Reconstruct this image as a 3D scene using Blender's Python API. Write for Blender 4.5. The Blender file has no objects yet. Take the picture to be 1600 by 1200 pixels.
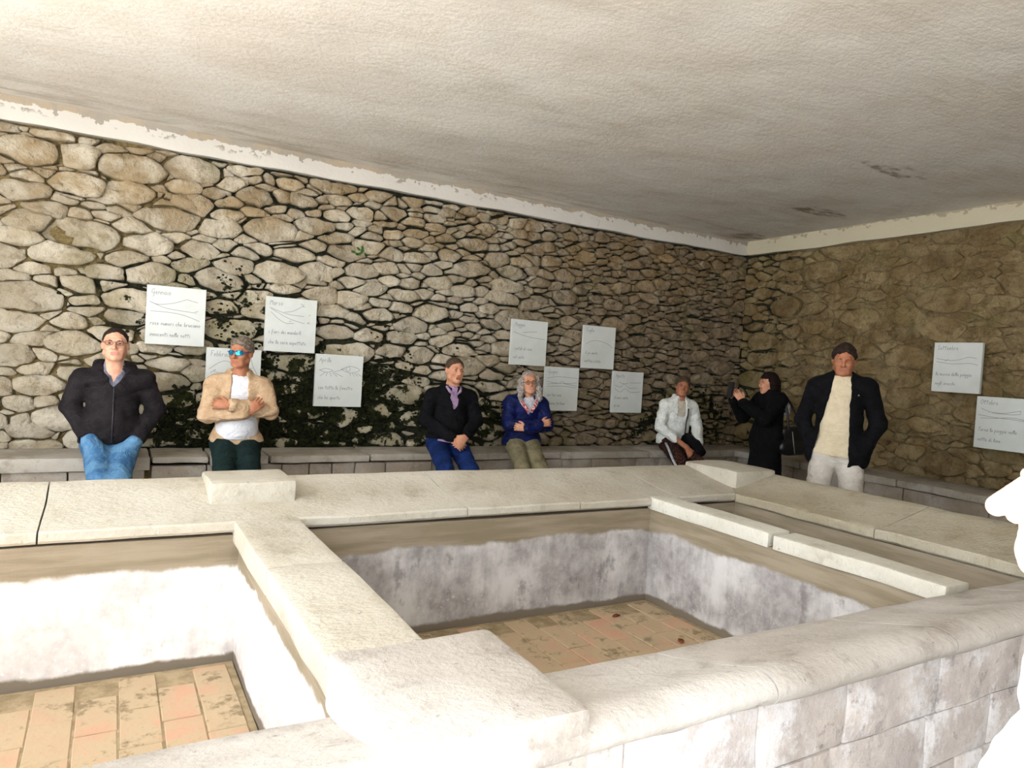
import bpy, bmesh, math, random
import numpy as np
from mathutils import Vector, Matrix

# ------------------------------------------------------------------ camera
scene = bpy.context.scene
COL = scene.collection
TH, PI_, RO, FPX = 0.520606, -0.0306308, 0.0618198, 1098.5
CAMH = 1.475
fw = Vector((math.sin(TH)*math.cos(PI_), math.cos(TH)*math.cos(PI_), math.sin(PI_)))
rt = Vector((math.cos(TH), -math.sin(TH), 0))
upv = rt.cross(fw)
r2 = math.cos(RO)*rt + math.sin(RO)*upv
u2 = -math.sin(RO)*rt + math.cos(RO)*upv
cam = bpy.data.cameras.new('camera')
cam.sensor_fit = 'HORIZONTAL'; cam.sensor_width = 36.0
cam.lens = FPX/1600*36.0; cam.clip_start = 0.05; cam.clip_end = 200
camo = bpy.data.objects.new('camera', cam)
camo.matrix_world = Matrix(((r2.x, u2.x, -fw.x, 0), (r2.y, u2.y, -fw.y, 0), (r2.z, u2.z, -fw.z, CAMH), (0, 0, 0, 1)))
COL.objects.link(camo); scene.camera = camo

# ------------------------------------------------------------------ daylight: an overcast sky seen through the open sides
world = bpy.data.worlds.new('sky'); scene.world = world; world.use_nodes = True
bg = world.node_tree.nodes['Background']
bg.inputs[0].default_value = (0.92, 0.97, 1.04, 1); bg.inputs[1].default_value = 6.6
sun = bpy.data.lights.new('sun', 'SUN'); sun.energy = 35.0; sun.angle = math.radians(3); sun.color = (1.0, .985, .965)
suno = bpy.data.objects.new('sun', sun); COL.objects.link(suno)
suno.rotation_euler = Vector((math.cos(math.radians(62)), .10, -math.sin(math.radians(62)))).to_track_quat('-Z', 'Y').to_euler()
suno.location = (-8, 0, 12)
# the photographer's own flash, beside the lens
fl = bpy.data.lights.new('camera_flash', 'POINT'); fl.energy = 30.0; fl.shadow_soft_size = .02; fl.color = (1, .98, .96)
flo = bpy.data.objects.new('camera_flash', fl); COL.objects.link(flo)
flo.location = Vector((0, 0, CAMH)) + .06*r2 + .03*u2
vs = scene.view_settings
vs.view_transform = 'Standard'; vs.look = 'None'; vs.gamma = 1.0; vs.use_curve_mapping = False
vs.exposure = 0.12

# ------------------------------------------------------------------ helpers
RNG = random.Random(7)
def tag(o, label=None, cat=None, group=None, kind=None):
    if label: o['label'] = label
    if cat: o['category'] = cat
    if group: o['group'] = group
    if kind: o['kind'] = kind
    return o
def empty(name, loc, label=None, cat=None, group=None, kind=None):
    o = bpy.data.objects.new(name, None); o.location = loc; COL.objects.link(o)
    o.empty_display_size = 0.1; WL[o.name] = Vector(loc)
    return tag(o, label, cat, group, kind)
WL = {}
def link(name, me, parent=None, mats=(), loc=(0, 0, 0)):
    """mesh object at world location loc; parents are never rotated or scaled"""
    o = bpy.data.objects.new(name, me); COL.objects.link(o)
    for m in mats: me.materials.append(m)
    if parent is not None:
        o.parent = parent; o.location = Vector(loc) - WL[parent.name]
    else: o.location = loc
    WL[o.name] = Vector(loc)
    return o
def pymesh(name, V, F, smooth=True):
    me = bpy.data.meshes.new(name)
    me.from_pydata([tuple(map(float, v)) for v in V], [], [tuple(map(int, f)) for f in F])
    me.polygons.foreach_set('use_smooth', [smooth]*len(me.polygons))
    me.update(); return me
def npmesh(name, V, Q, smooth=True):
    """fast mesh from numpy arrays: V (n,3), Q (m,4)"""
    me = bpy.data.meshes.new(name)
    V = np.ascontiguousarray(V, np.float32); Q = np.ascontiguousarray(Q, np.int32)
    k = Q.shape[1]
    me.vertices.add(len(V)); me.vertices.foreach_set('co', V.ravel())
    me.loops.add(Q.size); me.loops.foreach_set('vertex_index', Q.ravel())
    me.polygons.add(len(Q)); me.polygons.foreach_set('loop_start', np.arange(0, Q.size, k, dtype=np.int32))
    me.polygons.foreach_set('use_smooth', np.full(len(Q), smooth, bool))
    me.update(calc_edges=True); me.validate(); return me
_nr = np.random.RandomState(3)
_K = _nr.normal(size=(10, 3)); _PH = _nr.uniform(0, 6.28, 10)
def snoise(P, freq):
    P = np.asarray(P, float)*freq
    W = P + 0.8*np.sin(P[..., [1, 2, 0]]*1.3+1.7)
    s = 0
    for k, ph in zip(_K, _PH): s = s + np.sin(W@k+ph)
    return s/4.0

# ---- materials
def newmat(name):
    m = bpy.data.materials.new(name); m.use_nodes = True
    nt = m.node_tree; b = nt.nodes['Principled BSDF']
    return m, nt, b
class NT:
    """small node-graph helper"""
    def __init__(s, nt): s.nt = nt; s.n = nt.nodes; s.l = nt.links
    def node(s, t, **kw):
        x = s.n.new(t)
        for k, v in kw.items(): setattr(x, k, v)
        return x
    def put(s, sock, v):
        if isinstance(v, bpy.types.NodeSocket): s.l.new(v, sock)
        else: sock.default_value = v
    def pos(s): return s.node('ShaderNodeNewGeometry').outputs['Position']
    def noise(s, vec, scale, detail=6, rough=.6, dist=0):
        x = s.node('ShaderNodeTexNoise'); s.put(x.inputs['Vector'], vec)
        x.inputs['Scale'].default_value = scale; x.inputs['Detail'].default_value = detail
        x.inputs['Roughness'].default_value = rough; x.inputs['Distortion'].default_value = dist
        return x.outputs['Fac']
    def ramp(s, f, a, b):
        x = s.node('ShaderNodeMapRange'); x.interpolation_type = 'SMOOTHSTEP'
        s.put(x.inputs['Value'], f); x.inputs['From Min'].default_value = a; x.inputs['From Max'].default_value = b
        return x.outputs['Result']
    def math(s, op, a, b=0.0, clamp=False):
        x = s.node('ShaderNodeMath', operation=op, use_clamp=clamp); s.put(x.inputs[0], a); s.put(x.inputs[1], b); return x.outputs[0]
    def mix(s, f, a, b, blend='MIX'):
        x = s.node('ShaderNodeMix', data_type='RGBA', blend_type=blend); x.clamp_factor = True
        s.put(x.inputs['Factor'], f)
        for i, v in ((6, a), (7, b)):
            if isinstance(v, bpy.types.NodeSocket): s.l.new(v, x.inputs[i])
            else: x.inputs[i].default_value = (v[0], v[1], v[2], 1)
        return x.outputs[2]
    def sep(s, v):
        x = s.node('ShaderNodeSeparateXYZ'); s.put(x.inputs[0], v); return x.outputs
    def scalev(s, v, sc):
        x = s.node('ShaderNodeVectorMath', operation='MULTIPLY'); s.put(x.inputs[0], v); x.inputs[1].default_value = sc; return x.outputs[0]
    def blob(s, P, c, r):
        """soft 0..1 spot around c (x, y, z) with radii r"""
        x = s.node('ShaderNodeVectorMath', operation='SUBTRACT'); s.put(x.inputs[0], P); x.inputs[1].default_value = c
        y = s.scalev(x.outputs[0], tuple(1/k for k in r))
        z = s.node('ShaderNodeVectorMath', operation='LENGTH'); s.put(z.inputs[0], y)
        q = s.node('ShaderNodeMapRange'); q.interpolation_type = 'SMOOTHSTEP'
        s.put(q.inputs['Value'], z.outputs['Value']); q.inputs['From Min'].default_value = 1.0; q.inputs['From Max'].default_value = 0.35
        return q.outputs['Result']
    def bump(s, b, h, strength, dist=0.02):
        x = s.node('ShaderNodeBump'); x.inputs['Strength'].default_value = strength; x.inputs['Distance'].default_value = dist
        s.put(x.inputs['Height'], h); s.l.new(x.outputs[0], b.inputs['Normal'])
def srgb(r, g, b):
    f = lambda c: (c/255/12.92 if c/255 <= .04045 else ((c/255+.055)/1.055)**2.4)
    return (f(r), f(g), f(b))
def simple(name, col, rough=.8, col2=None, scale=8, bump=0, bscale=60, spec=.2, lo=.35, hi=.65, metal=0, bd=.01):
    m, nt, b = newmat(name); N = NT(nt)
    b.inputs['Roughness'].default_value = rough; b.inputs['Specular IOR Level'].default_value = spec
    b.inputs['Metallic'].default_value = metal
    P = N.node('ShaderNodeTexCoord').outputs['Object']
    if col2 is not None:
        N.put(b.inputs['Base Color'], N.mix(N.ramp(N.noise(P, scale), lo, hi), col, col2))
    else: b.inputs['Base Color'].default_value = (*col, 1)
    if bump: N.bump(b, N.noise(P, bscale, 4), bump, bd)
    return m

# ---- wall stone, mortar and moss
def moss_mask(N, P):
    """where damp moss grows on the back wall (world coordinates)"""
    a = N.math('MAXIMUM', N.blob(P, (1.75, 6.6, .95), (1.5, 1.2, .85)), N.math('MULTIPLY', N.blob(P, (.9, 6.6, .8), (1.0, 1.2, .6)), 1.0))
    a = N.math('MAXIMUM', a, N.math('MULTIPLY', N.blob(P, (3.2, 6.6, .8), (1.6, 1.2, .7)), .85))
    a = N.math('MAXIMUM', a, N.math('MULTIPLY', N.blob(P, (6.2, 6.3, .9), (1.6, 1.6, .8)), .8))
    a = N.math('MAXIMUM', a, N.math('MULTIPLY', N.blob(P, (.7, 6.6, 1.8), (1.3, 1.2, .6)), .55))
    return a
def stone_mat(name, light, tan, brown, right=False):
    m, nt, b = newmat(name); N = NT(nt)
    P = N.pos(); rnd = N.node('ShaderNodeObjectInfo').outputs['Random']
    x, y, z = N.sep(P)
    n1 = N.noise(P, 3.2, 5); n2 = N.noise(P, 22, 6, .7); n3 = N.noise(P, 9, 6, .65)
    c = N.mix(N.ramp(n1, .38, .62), light, tan)
    c = N.mix(N.math('MULTIPLY', N.ramp(n3, .45, .75), .8), c, brown)
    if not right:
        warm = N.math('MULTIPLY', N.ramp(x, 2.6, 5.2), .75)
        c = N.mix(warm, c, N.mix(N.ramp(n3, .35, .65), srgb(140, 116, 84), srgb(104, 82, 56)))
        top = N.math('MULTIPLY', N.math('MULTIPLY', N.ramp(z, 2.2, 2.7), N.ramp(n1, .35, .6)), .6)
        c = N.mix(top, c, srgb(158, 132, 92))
    c = N.mix(N.math('MULTIPLY', N.ramp(n2, .55, .75), .55), c, srgb(84, 74, 58))
    pit = N.ramp(N.noise(P, 55, 5, .75), .60, .72); c = N.mix(N.math('MULTIPLY', pit, .5), c, srgb(70, 60, 46)); c = N.mix(N.math('MULTIPLY', N.ramp(N.noise(P, 5.0, 6, .7), .54, .68), .6), c, tan)
    mm = moss_mask(N, P)
    grn = N.math('MULTIPLY', N.ramp(N.math('ADD', N.noise(P, 2.3, 3), N.math('MULTIPLY', mm, .25)), .52, .75), .35)
    c = N.mix(grn, c, srgb(120, 118, 70))
    k = N.ramp(N.math('ADD', N.noise(P, 7.5, 7, .66), N.math('MULTIPLY', mm, .28)), .72, .77)
    c = N.mix(k, c, N.mix(N.ramp(n2, .4, .65), srgb(22, 24, 9), srgb(46, 50, 18)))
    v = N.node('ShaderNodeHueSaturation'); N.put(v.inputs['Value'], N.math('ADD', N.math('MULTIPLY', rnd, .3), .85)); N.put(v.inputs['Color'], c)
    N.put(b.inputs['Base Color'], v.outputs[0])
    b.inputs['Roughness'].default_value = .92; b.inputs['Specular IOR Level'].default_value = .15
    N.bump(b, N.math('ADD', N.math('MULTIPLY', N.noise(P, 6, 3), 1.2), N.math('ADD', n3, N.math('MULTIPLY', n2, .7))), 1.0, .045)
    return m
def mortar_mat(name, right=False):
    m, nt, b = newmat(name); N = NT(nt); P = N.pos()
    x, y, z = N.sep(P); n = N.noise(P, 11, 7, .7); n2 = N.noise(P, 30, 5, .7)
    base = N.mix(N.ramp(n, .35, .65), srgb(158, 138, 92), srgb(104, 88, 54)) if not right else N.mix(N.ramp(n, .3, .7), srgb(146, 127, 92), srgb(112, 92, 60))
    dark = N.mix(N.ramp(n2, .4, .65), srgb(20, 20, 9), srgb(50, 52, 20))
    if right:
        f = N.ramp(N.math('ADD', N.math('MULTIPLY', N.ramp(y, 5.3, 6.5), .35), n), .62, .75)
    else:
        f = N.ramp(N.math('ADD', N.math('ADD', N.math('MULTIPLY', moss_mask(N, P), .5), N.math('MULTIPLY', N.ramp(x, 0.0, 1.8), .36)), N.noise(P, 5, 5)), .52, .68)
    N.put(b.inputs['Base Color'], N.mix(f, base, dark))
    b.inputs['Roughness'].default_value = .95; N.bump(b, N.math('ADD', n, n2), .9, .04)
    return m
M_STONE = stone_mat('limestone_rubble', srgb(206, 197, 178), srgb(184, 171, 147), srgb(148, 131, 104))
M_STONE_R = stone_mat('ochre_rubble', srgb(158, 140, 104), srgb(134, 113, 78), srgb(104, 82, 52), True)
M_MORTAR = mortar_mat('dark_mossy_mortar'); M_MORTAR_R = mortar_mat('ochre_mortar', True)
M_MOSS = simple('moss', srgb(14, 15, 7), .95, srgb(40, 44, 16), 30, .6, 90)
M_LEAF = simple('leaf_green', srgb(52, 92, 28), .6)

def dressed_mat(name, ca, cb, dirt, tool=True):
    """tooled limestone slab"""
    m, nt, b = newmat(name); N = NT(nt); P = N.pos()
    n1 = N.noise(P, 2.2, 5); n2 = N.noise(P, 14, 7, .7); n3 = N.noise(P, 60, 4)
    c = N.mix(N.ramp(n1, .35, .65), ca, cb)
    c = N.mix(N.math('MULTIPLY', N.ramp(n2, .55, .78), .6), c, dirt)
    c = N.mix(N.math('MULTIPLY', N.ramp(N.noise(P, 4.5, 7, .7), .52, .70), .55), c, dirt)
    c = N.mix(N.math('MULTIPLY', N.ramp(N.noise(P, 38, 4, .7), .62, .74), .6), c, tuple(v*.6 for v in dirt))
    N.put(b.inputs['Base Color'], c); b.inputs['Roughness'].default_value = .85; b.inputs['Specular IOR Level'].default_value = .25
    h = N.math('ADD', n2, N.math('MULTIPLY', n3, .5))
    if tool:
        w = N.node('ShaderNodeTexNoise'); N.put(w.inputs['Vector'], N.scalev(P, (34, 90, 34))); w.inputs['Scale'].default_value = 1.0
        h = N.math('ADD', h, N.math('MULTIPLY', w.outputs['Fac'], .9))
    N.bump(b, h, .55, .012)
    return m
M_COPING = dressed_mat('tooled_limestone', srgb(192, 187, 174), srgb(178, 171, 155), srgb(146, 136, 116))
M_COPING_R = dressed_mat('ochre_stained_limestone', srgb(178, 171, 152), srgb(160, 150, 128), srgb(124, 112, 90))
M_NEARCOP = dressed_mat('worn_limestone', srgb(188, 184, 178), srgb(168, 162, 154), srgb(124, 115, 106), False)
M_DIVR = dressed_mat('pale_limestone', srgb(212, 210, 198), srgb(198, 194, 180), srgb(160, 150, 130))
M_BENCH = dressed_mat('grey_bench_stone', srgb(176, 170, 160), srgb(150, 142, 128), srgb(104, 96, 82), False)
M_BENCHB = dressed_mat('grey_base_stone', srgb(170, 162, 152), srgb(140, 128, 112), srgb(86, 76, 64), False)

def basin_mat(name, ga, gb, white, dark, amt):
    m, nt, b = newmat(name); N = NT(nt); P = N.pos(); x, y, z = N.sep(P)
    n1 = N.noise(P, 2.4, 6); n2 = N.noise(P, 16, 7, .7); st = N.noise(N.scalev(P, (11, 11, 3.2)), 1.0, 6, .62)
    grey = N.mix(N.ramp(n2, .3, .7), ga, gb)
    wash = N.mix(N.ramp(N.math('ADD', N.math('MULTIPLY', n1, .75), N.math('MULTIPLY', st, .35)), .48, .68), grey, white)
    wash = N.mix(N.math('MULTIPLY', N.ramp(N.math('ADD', N.math('MULTIPLY', st, .6), N.math('MULTIPLY', N.noise(P, 5.5, 6, .7), .5)), .60, .70), amt), wash, dark)
    fl = N.ramp(N.noise(P, 48, 3), .62, .69)
    wash = N.mix(N.math('MULTIPLY', fl, N.math('MULTIPLY', N.ramp(z, .5, .1), .7)), wash, white)
    band = N.mix(N.ramp(N.noise(N.scalev(P, (2, 2, 22)), 1.0, 5), .35, .65), srgb(132, 121, 100), srgb(152, 140, 121))
    edge = N.math('ADD', z, N.math('ADD', N.math('MULTIPLY', N.noise(P, 1.3, 4, .6), .24), N.math('MULTIPLY', N.noise(P, 14, 5, .7), .035)))
    c = N.mix(N.ramp(edge, .600, .625), wash, band)
    foot = N.math('ADD', z, N.math('MULTIPLY', N.noise(P, 6, 4), .06))
    c = N.mix(N.ramp(foot, .105, .085), c, srgb(122, 112, 98))
    N.put(b.inputs['Base Color'], c); b.inputs['Roughness'].default_value = .9; b.inputs['Specular IOR Level'].default_value = .15
    N.bump(b, N.math('ADD', n2, N.math('MULTIPLY', n1, .5)), .35, .012)
    return m
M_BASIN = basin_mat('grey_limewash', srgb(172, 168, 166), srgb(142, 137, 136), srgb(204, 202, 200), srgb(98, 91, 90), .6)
M_BASIN_LIT = basin_mat('daylit_limewash', srgb(216, 212, 208), srgb(194, 188, 186), srgb(240, 238, 234), srgb(150, 144, 146), .5)  # paler copy of the limewash; strong daylight on the left basin painted in
def paver_mat():
    m, nt, b = newmat('dusty_terracotta'); N = NT(nt); P = N.pos(); rnd = N.node('ShaderNodeObjectInfo').outputs['Random']
    n1 = N.noise(P, 5, 6); n2 = N.noise(P, 18, 6, .7)
    c = N.mix(rnd, srgb(184, 142, 116), srgb(172, 148, 120))
    c = N.mix(N.ramp(n1, .36, .55), c, srgb(172, 152, 122))
    c = N.mix(N.math('MULTIPLY', N.ramp(N.math('ADD', N.math('MULTIPLY', n2, .5), N.math('MULTIPLY', n1, .5)), .53, .62), .75), c, srgb(104, 88, 62))
    N.put(b.inputs['Base Color'], c); b.inputs['Roughness'].default_value = .95; N.bump(b, n2, .4, .01)
    return m
M_PAVER = paver_mat()
M_SILT = simple('silt_joint', srgb(160, 143, 114), .95, srgb(132, 116, 88), 14, .4, 50)
def front_mat():
    m, nt, b = newmat('whitewashed_ashlar'); N = NT(nt); P = N.pos()
    n1 = N.noise(P, 3.4, 7, .68); n2 = N.noise(P, 15, 7, .7)
    c = N.mix(N.ramp(n1, .40, .60), srgb(202, 194, 188), srgb(178, 170, 166))
    c = N.mix(N.ramp(N.noise(P, 4.5, 7, .72), .47, .60), c, srgb(214, 212, 212))
    c = N.mix(N.math('MULTIPLY', N.ramp(N.noise(P, 7.5, 7, .75), .55, .66), .55), c, srgb(132, 127, 126))
    c = N.mix(N.math('MULTIPLY', N.ramp(n2, .56, .70), .4), c, srgb(120, 114, 110))
    N.put(b.inputs['Base Color'], c); b.inputs['Roughness'].default_value = .9; N.bump(b, N.math('ADD', n1, n2), .55, .02)
    return m
M_FRONT = front_mat()

def ceiling_mat():
    m, nt, b = newmat('rough_ceiling_plaster'); N = NT(nt); P = N.pos()
    n1 = N.noise(P, 1.1, 5); n2 = N.noise(P, 26, 6, .7); n3 = N.noise(N.scalev(P, (.7, 2.2, 1)), 1.4, 6, .62)
    c = N.mix(N.ramp(n1, .35, .65), srgb(222, 219, 213), srgb(214, 208, 199))
    c = N.mix(N.math('MULTIPLY', N.ramp(n3, .50, .72), .28), c, srgb(172, 162, 146))
    x, y, z = N.sep(P)
    spot = N.math('MAXIMUM', N.blob(P, (5.55, 3.55, 3.24), (.7, .22, .6)), N.blob(P, (6.35, 4.9, 3.24), (.8, .25, .6)))
    spot = N.math('MAXIMUM', spot, N.blob(P, (6.9, 6.3, 3.24), (.5, .3, .6)))
    s = N.ramp(N.math('ADD', N.noise(N.scalev(P, (1, 2.4, 1)), 3.2, 7, .7), N.math('MULTIPLY', spot, .33)), .74, .92)
    c = N.mix(N.math('MULTIPLY', s, .8), c, srgb(122, 106, 86))
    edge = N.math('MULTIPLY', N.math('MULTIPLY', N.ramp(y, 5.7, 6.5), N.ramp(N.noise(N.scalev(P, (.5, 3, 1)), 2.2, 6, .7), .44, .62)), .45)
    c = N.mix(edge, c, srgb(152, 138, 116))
    N.put(b.inputs['Base Color'], c); b.inputs['Roughness'].default_value = .95; b.inputs['Specular IOR Level'].default_value = .1
    N.bump(b, N.math('ADD', N.math('MULTIPLY', n2, .7), N.math('MULTIPLY', n3, 2.5)), .5, .02)
    return m
M_CEIL = ceiling_mat()
def band_mat(name, white, grey, amount):
    m, nt, b = newmat(name); N = NT(nt); P = N.pos(); x, y, z = N.sep(P)
    edge = N.math('ADD', N.ramp(z, 3.10, 3.27), N.math('MULTIPLY', N.math('SUBTRACT', N.noise(P, 6, 5, .65, .4), .5), 1.3))
    flake = N.ramp(N.noise(P, 11, 3, .5), .565, .58)
    tan = N.mix(N.ramp(N.noise(P, 4), .4, .6), grey, srgb(172, 158, 138))
    c = N.mix(N.ramp(edge, amount, amount+.03), white, tan)
    c = N.mix(N.math('MULTIPLY', flake, N.ramp(edge, amount-.5, amount-.2)), c, grey)
    N.put(b.inputs['Base Color'], c); b.inputs['Roughness'].default_value = .9; N.bump(b, N.noise(P, 30, 5), .4, .01)
    return m
M_BAND = band_mat('peeling_whitewash', srgb(208, 204, 197), srgb(160, 153, 142), .60)
M_BAND_R = band_mat('stained_whitewash', srgb(196, 188, 164), srgb(160, 150, 126), .9)
M_FLOOR = simple('worn_paving', srgb(150, 146, 140), .9, srgb(176, 170, 160), 5, .4, 30)
M_GROUND = simple('pale_gravel', srgb(192, 190, 186), .95, srgb(168, 165, 160), 6, .4, 60)
M_PLAIN = simple('ochre_plaster', srgb(166, 150, 118), .95, srgb(140, 122, 90), 4, .5, 20)
# ------------------------------------------------------------------ shape helpers
def extrude(name, prof, axis, s0, s1, mat, parent, step=.06, noise=.003, nf=9):
    """closed section prof [(a, z)] run along axis from s0 to s1 (numbers or functions of a)"""
    A = np.array(prof, float); n = len(A)
    f0 = s0 if callable(s0) else (lambda a: s0); f1 = s1 if callable(s1) else (lambda a: s1)
    e0 = np.array([f0(a) for a in A[:, 0]]); e1 = np.array([f1(a) for a in A[:, 0]])
    m = max(2, int(abs(e1-e0).max()/step)+1)
    V = []
    for i in range(m):
        t = i/(m-1); s = e0*(1-t)+e1*t
        V.append(np.stack([s, A[:, 0], A[:, 1]], 1) if axis == 'x' else np.stack([A[:, 0], s, A[:, 1]], 1))
    V = np.concatenate(V)
    if noise:
        N = np.stack([snoise(V+k*3.1, nf) for k in range(3)], 1); V = V + noise*N
    F = [(i*n+j, i*n+(j+1) % n, (i+1)*n+(j+1) % n, (i+1)*n+j) for i in range(m-1) for j in range(n)]
    F += [tuple(range(n))[::-1], tuple((m-1)*n+j for j in range(n))]
    me = pymesh(name, V, F, True)
    bm = bmesh.new(); bm.from_mesh(me); bmesh.ops.recalc_face_normals(bm, faces=bm.faces); bm.to_mesh(me); bm.free()
    me.set_sharp_from_angle(angle=math.radians(38))
    return link(name, me, parent, [mat])
def rock_box(name, x0, x1, y0, y1, z0, z1, mat, parent, bevel=.012, noise=.003, cuts=0, nf=11, seg=2, kind=None):
    bm = bmesh.new(); bmesh.ops.create_cube(bm, size=1)
    for v in bm.verts:
        v.co = ((x0+x1)/2+v.co.x*(x1-x0), (y0+y1)/2+v.co.y*(y1-y0), (z0+z1)/2+v.co.z*(z1-z0))
    if bevel: bmesh.ops.bevel(bm, geom=bm.edges[:], offset=bevel, segments=seg, affect='EDGES', profile=.6)
    if cuts:
        bmesh.ops.subdivide_edges(bm, edges=[e for e in bm.edges if e.calc_length() > .06], cuts=cuts, use_grid_fill=True)
    P = np.array([v.co[:] for v in bm.verts])
    if noise:
        D = np.stack([snoise(P+k*3.7, nf) for k in range(3)], 1)*noise
        for v, d in zip(bm.verts, D): v.co += Vector(d)
    for f in bm.faces: f.smooth = True
    me = bpy.data.meshes.new(name); bm.to_mesh(me); bm.free(); me.set_sharp_from_angle(angle=math.radians(42))
    return link(name, me, parent, [mat])
def plain_box(name, x0, x1, y0, y1, z0, z1, mat, parent=None):
    return rock_box(name, x0, x1, y0, y1, z0, z1, mat, parent, 0, 0)

# ------------------------------------------------------------------ the room
FLOOR = tag(plain_box('floor', -2.4, 7.6, -1.9, 6.95, -.12, 0, M_FLOOR), 'worn pale stone paving around the washing trough', kind='structure')
GROUND = tag(plain_box('ground', -40, 40, -40, 40, -.3, -.125, M_GROUND), 'pale gravel ground outside the wash house', kind='structure')
ZC = 3.245
def ceiling():
    nx, ny = 150, 120
    xs = np.linspace(-2.4, 7.7, nx); ys = np.linspace(-1.9, 6.95, ny)
    X, Y = np.meshgrid(xs, ys, indexing='ij'); P = np.stack([X, Y, 0*X], -1).reshape(-1, 3)
    Z = ZC + .006*snoise(P*[.6, 1.6, 1], 2.2) + .003*snoise(P, 6)
    V = np.concatenate([np.c_[P[:, :2], Z], np.c_[P[:, :2], 0*Z+ZC+.25]])
    idx = np.arange(nx*ny).reshape(nx, ny)
    a, b, c, d = idx[:-1, :-1].ravel(), idx[1:, :-1].ravel(), idx[1:, 1:].ravel(), idx[:-1, 1:].ravel()
    Q = np.stack([a, d, c, b], 1); n = nx*ny
    top = np.array([[n+idx[0, 0], n+idx[-1, 0], n+idx[-1, -1], n+idx[0, -1]]])
    def side(l): return np.stack([l[:-1], l[1:], l[1:]+n, l[:-1]+n], 1)
    Q = np.concatenate([Q, top, side(idx[:, 0]), side(idx[-1]), side(idx[::-1, -1]), side(idx[::-1, 0][:1].repeat(2)) if False else side(idx[0, ::-1])])
    return link('ceiling', npmesh('ceiling', V, Q), None, [M_CEIL])
tag(ceiling(), 'rough off-white plastered ceiling with brown stains', kind='structure')
YW, XW = 6.6, 7.22
ZB = 3.06      # underside of the white band
wall_back = tag(plain_box('wall_back', -2.4, XW+.3, YW+.03, YW+.35, 0, ZC+.02, M_MORTAR), 'long rubble limestone wall with dark mossy joints', kind='structure')
wall_right = tag(plain_box('wall_right', XW+.025, XW+.35, -1.9, YW+.03, 0, ZC+.02, M_MORTAR_R), 'ochre rubble end wall smeared with old mortar', kind='structure')
tag(plain_box('wall_front_shade', .9, XW+.35, -2.2, -1.9, 0, ZC+.02, M_PLAIN), 'unseen plastered wall opposite the long rubble wall, extended to darken the right side', kind='structure')  # out of view; length shaped to darken the right and gather light front-left
tag(plain_box('wall_left_shade', -2.75, -2.4, 4.7, 6.95, 0, ZC+.02, M_PLAIN), 'short plastered wall added out of view to hold back side light', kind='structure')  # added out of view so less daylight reaches the rear rubble wall
# white band under the ceiling
def band(name, axis, a0, a1, s0, s1, mat, label):
    n = 200; rows = []
    ss = np.linspace(s0, s1, n)
    w = .010*snoise(np.stack([ss, ss*0, ss*0], 1), 5)
    prof = [(a1, ZB), (a0, ZB), (a0-.012*(1 if a0 < a1 else -1), ZB+.05), (a0, ZB+.19), (a1, ZB+.19)]
    V = []
    for i, s in enumerate(ss):
        for j, (a, z) in enumerate(prof):
            zz = z + (w[i] if j in (0, 1) else 0)
            aa = a + (.006*math.sin(s*7+j) if j in (1, 2, 3) else 0)
            V.append((s, aa, zz) if axis == 'x' else (aa, s, zz))
    F = [(i*5+j, i*5+j+1, (i+1)*5+j+1, (i+1)*5+j) for i in range(n-1) for j in range(4)]
    F += [(0, 1, 2, 3, 4), tuple((n-1)*5+k for k in (4, 3, 2, 1, 0))]
    me = pymesh(name, V, F); me.set_sharp_from_angle(angle=math.radians(35))
    return tag(link(name, me, None, [mat]), label, kind='structure')
band('trim_1', 'x', YW-.04, YW+.03, -2.4, XW-.03, M_BAND, 'peeling white painted band under the ceiling along the rubble wall')
band('trim_2', 'y', XW-.04, XW+.025, YW-.045, -1.9, M_BAND_R, 'stained cream band under the ceiling along the ochre wall')

# ------------------------------------------------------------------ rubble stones
def clip_poly(poly, nx, ny, c):
    """keep nx*x+ny*y <= c"""
    out = []; m = len(poly)
    for i in range(m):
        p, q = poly[i], poly[(i+1) % m]
        dp = nx*p[0]+ny*p[1]-c; dq = nx*q[0]+ny*q[1]-c
        if dp <= 0: out.append(p)
        if (dp < 0 < dq) or (dq < 0 < dp):
            t = dp/(dp-dq); out.append((p[0]+t*(q[0]-p[0]), p[1]+t*(q[1]-p[1])))
    return out
def cells(u0, u1, v0, v1, radii, counts, asp, rng, size=lambda u, v: 1.0):
    """power diagram of randomly packed sites; u is the long direction"""
    S = []
    for r, cnt in zip(radii, counts):
        for _ in range(cnt):
            u = rng.uniform(u0, u1); v = rng.uniform(v0, v1); rr = r*size(u, v)*rng.uniform(.85, 1.15)
            if all(((u-a)/asp)**2+(v-b)**2 > (.66*(rr+q))**2 for a, b, q in S): S.append((u, v, rr))
    A = np.array(S); U = A[:, 0]/asp; Vv = A[:, 1]; Rr = A[:, 2]; out = []
    for i in range(len(A)):
        d = (U-U[i])**2+(Vv-Vv[i])**2; o = np.argsort(d)[1:26]
        poly = [(u0/asp, v0), (u1/asp, v0), (u1/asp, v1), (u0/asp, v1)]
        for j in o:
            nx, ny = U[j]-U[i], Vv[j]-Vv[i]; L2 = d[j]
            t = .5*(L2+Rr[i]**2-Rr[j]**2)/L2
            c = nx*(U[i]+t*nx)+ny*(Vv[i]+t*ny); poly = clip_poly(poly, nx, ny, c)
            if len(poly) < 3: break
        if len(poly) >= 3: out.append([(p[0]*asp, p[1]) for p in poly])
    return out
def area(p): return abs(sum(p[i][0]*p[(i+1) % len(p)][1]-p[(i+1) % len(p)][0]*p[i][1] for i in range(len(p))))/2
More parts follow.
